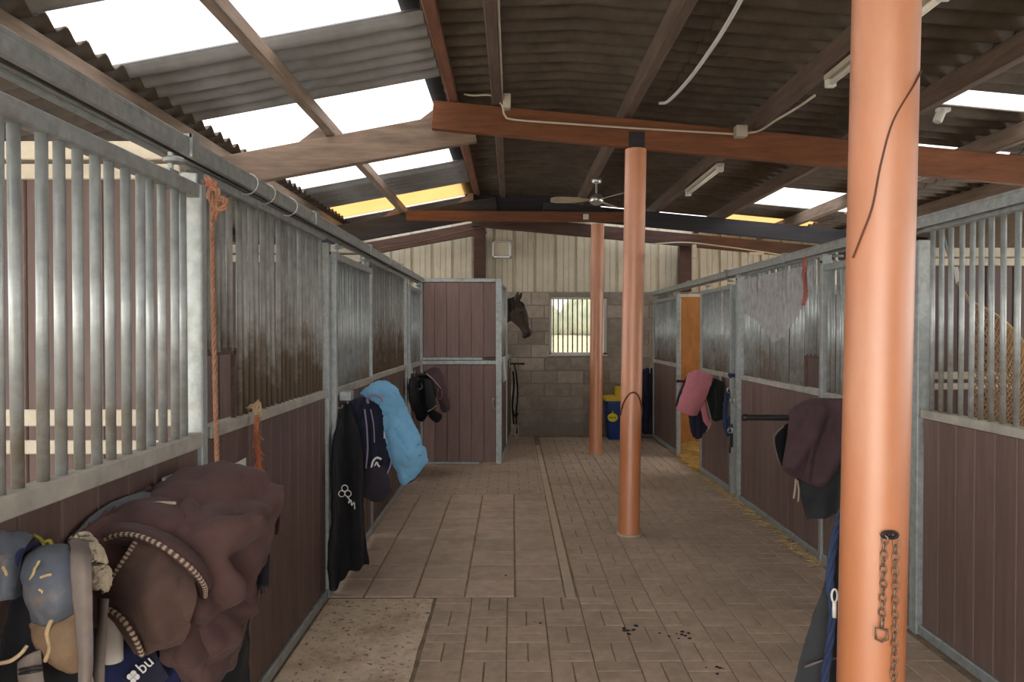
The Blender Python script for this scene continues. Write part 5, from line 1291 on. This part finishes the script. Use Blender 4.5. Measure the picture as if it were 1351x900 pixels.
def cable(pts, r, m, label, name='conduit', n=40):
    b = MB(); b.tube(spline(pts, n), r, 8); return tag(b.build(name, m, smooth=True), label, 'cable')
cable([P(612, 124, 5.65), P(625, 126, 5.64), P(648, 126, 5.63), P(662, 138, 5.62), P(666, 152, 5.62), P(680, 158, 5.62), P(760, 164, 5.62), P(850, 170, 5.62), P(920, 174, 5.62), P(968, 177, 5.62)], .008, M['conduit'], 'pale conduit running along the face of the long red-brown rafter', n=70)
zc = purl(-.07)
cable([(-.075, .5, zc+.02), (-.075, 3, zc+.02), (-.075, 5.62, zc+.02)], .009, M['conduit'], 'pale conduit along the purlin right of the ridge', n=12)
c = P(978, 173, 5.62); b = MB(); b.box(c.x-.045, c.x+.045, 5.60, 5.672, c.z-.045, c.z+.045, .006); tag(b.build('junction_box', M['conduit']), 'square junction box on the long red-brown rafter', 'box')
c = P(667, 134, 5.6); b = MB(); b.box(c.x-.02, c.x+.04, 5.58, 5.67, c.z-.05, c.z+.06, .006); tag(b.build('switch_box', M['conduit']), 'small box where the conduit meets the ridge end of the rafter', 'box')
cable([P(985, 176, 5.62), P(1003, 172, 5.55), P(1025, 158, 5.2), P(1052, 142, 4.9), P(1075, 126, 4.55)], .008, M['conduit'], 'pale cable from the junction box up to the overhead lamp')
cable([P(870, 136, 5.5), P(882, 133, 5.4), P(908, 106, 4.9), P(940, 62, 4.3), P(965, 22, 3.9), P(985, -15, 3.6)], .013, M['white'], 'thick white cable sagging from the rafter toward the camera', 'hanging_cable')
c = P(1240, 152, 4.55); t = thing('sensor', 'small white sensor on the right purlin', 'sensor', c)
b = MB(); b.lathe([(.025, -.045), (.028, -.04), (.028, .03), (.02, .04)], 14, Matrix.Translation(c) @ Matrix.Rotation(.4, 4, 'Y')); b.build('housing', M['white'], t, 'auto')
b = MB(); b.box(c.x-.02, c.x+.06, c.y-.02, c.y+.02, c.z+.02, c.z+.045, .004); b.build('mount', M['white'], t)
# flood lamp on the cladding, back wall fittings
c = P(662, 329, 11.0); t = thing('flood_lamp', 'square flood lamp on the cream cladding left of the window', 'lamp', c)
b = MB(); w, h = .145, .13
for a in ((-w, w, h-.025, h), (-w, w, -h, -h+.03), (-w, -w+.03, -h, h), (w-.03, w, -h, h)): b.box(c.x+a[0], c.x+a[1], 10.98, 11.06, c.z+a[2], c.z+a[3], .004)
b.build('frame', M['steel'], t)
b = MB(); b.box(c.x-w+.03, c.x+w-.03, 11.03, 11.04, c.z-h+.03, c.z+h-.025); b.build('glass', M['clad'], t)
b = MB(); b.box(c.x-w, c.x+w, 11.06, 11.15, c.z-h+.04, c.z+h-.04, .01); b.build('housing', M['browntimber'], t)
cable([P(500, 328, 10.85), P(560, 318, 10.85), P(600, 308, 10.85), P(640, 300, 10.85), P(700, 298, 10.85)], .008, M['wire'], 'dark cable along the left rafter of the back wall', 'wall_cable')
cable([P(862, 322, 10.84), P(905, 320, 10.84), P(960, 326, 10.84), P(1010, 333, 10.84), P(1040, 338, 10.84)], .01, M['conduit'], 'pale cable along the right rafter of the back wall', 'wall_cable')
b = MB(); c = P(915, 332, 10.9); b.box(c.x-.03, c.x+.03, 10.84, 10.9, c.z-.1, c.z+.1, .004); tag(b.build('warning_label', M['conduit']), 'pale upright plate on the right wall post top', 'plate')
b = MB(); c = P(996, 335, 10.9); b.box(c.x-.11, c.x+.11, 10.83, 10.86, c.z-.02, c.z+.02, .004); tag(b.build('wall_plate', M['conduit']), 'pale level plate on the right rafter of the back wall', 'plate')
b = MB(); c = P(773, 286, 9.36); b.box(c.x-.035, c.x+.035, 9.35, 9.37, c.z-.035, c.z+.035, .004, ); tag(b.build('ear_tag', M['white']), 'small white tag on the collar beam by the farthest column', 'tag')
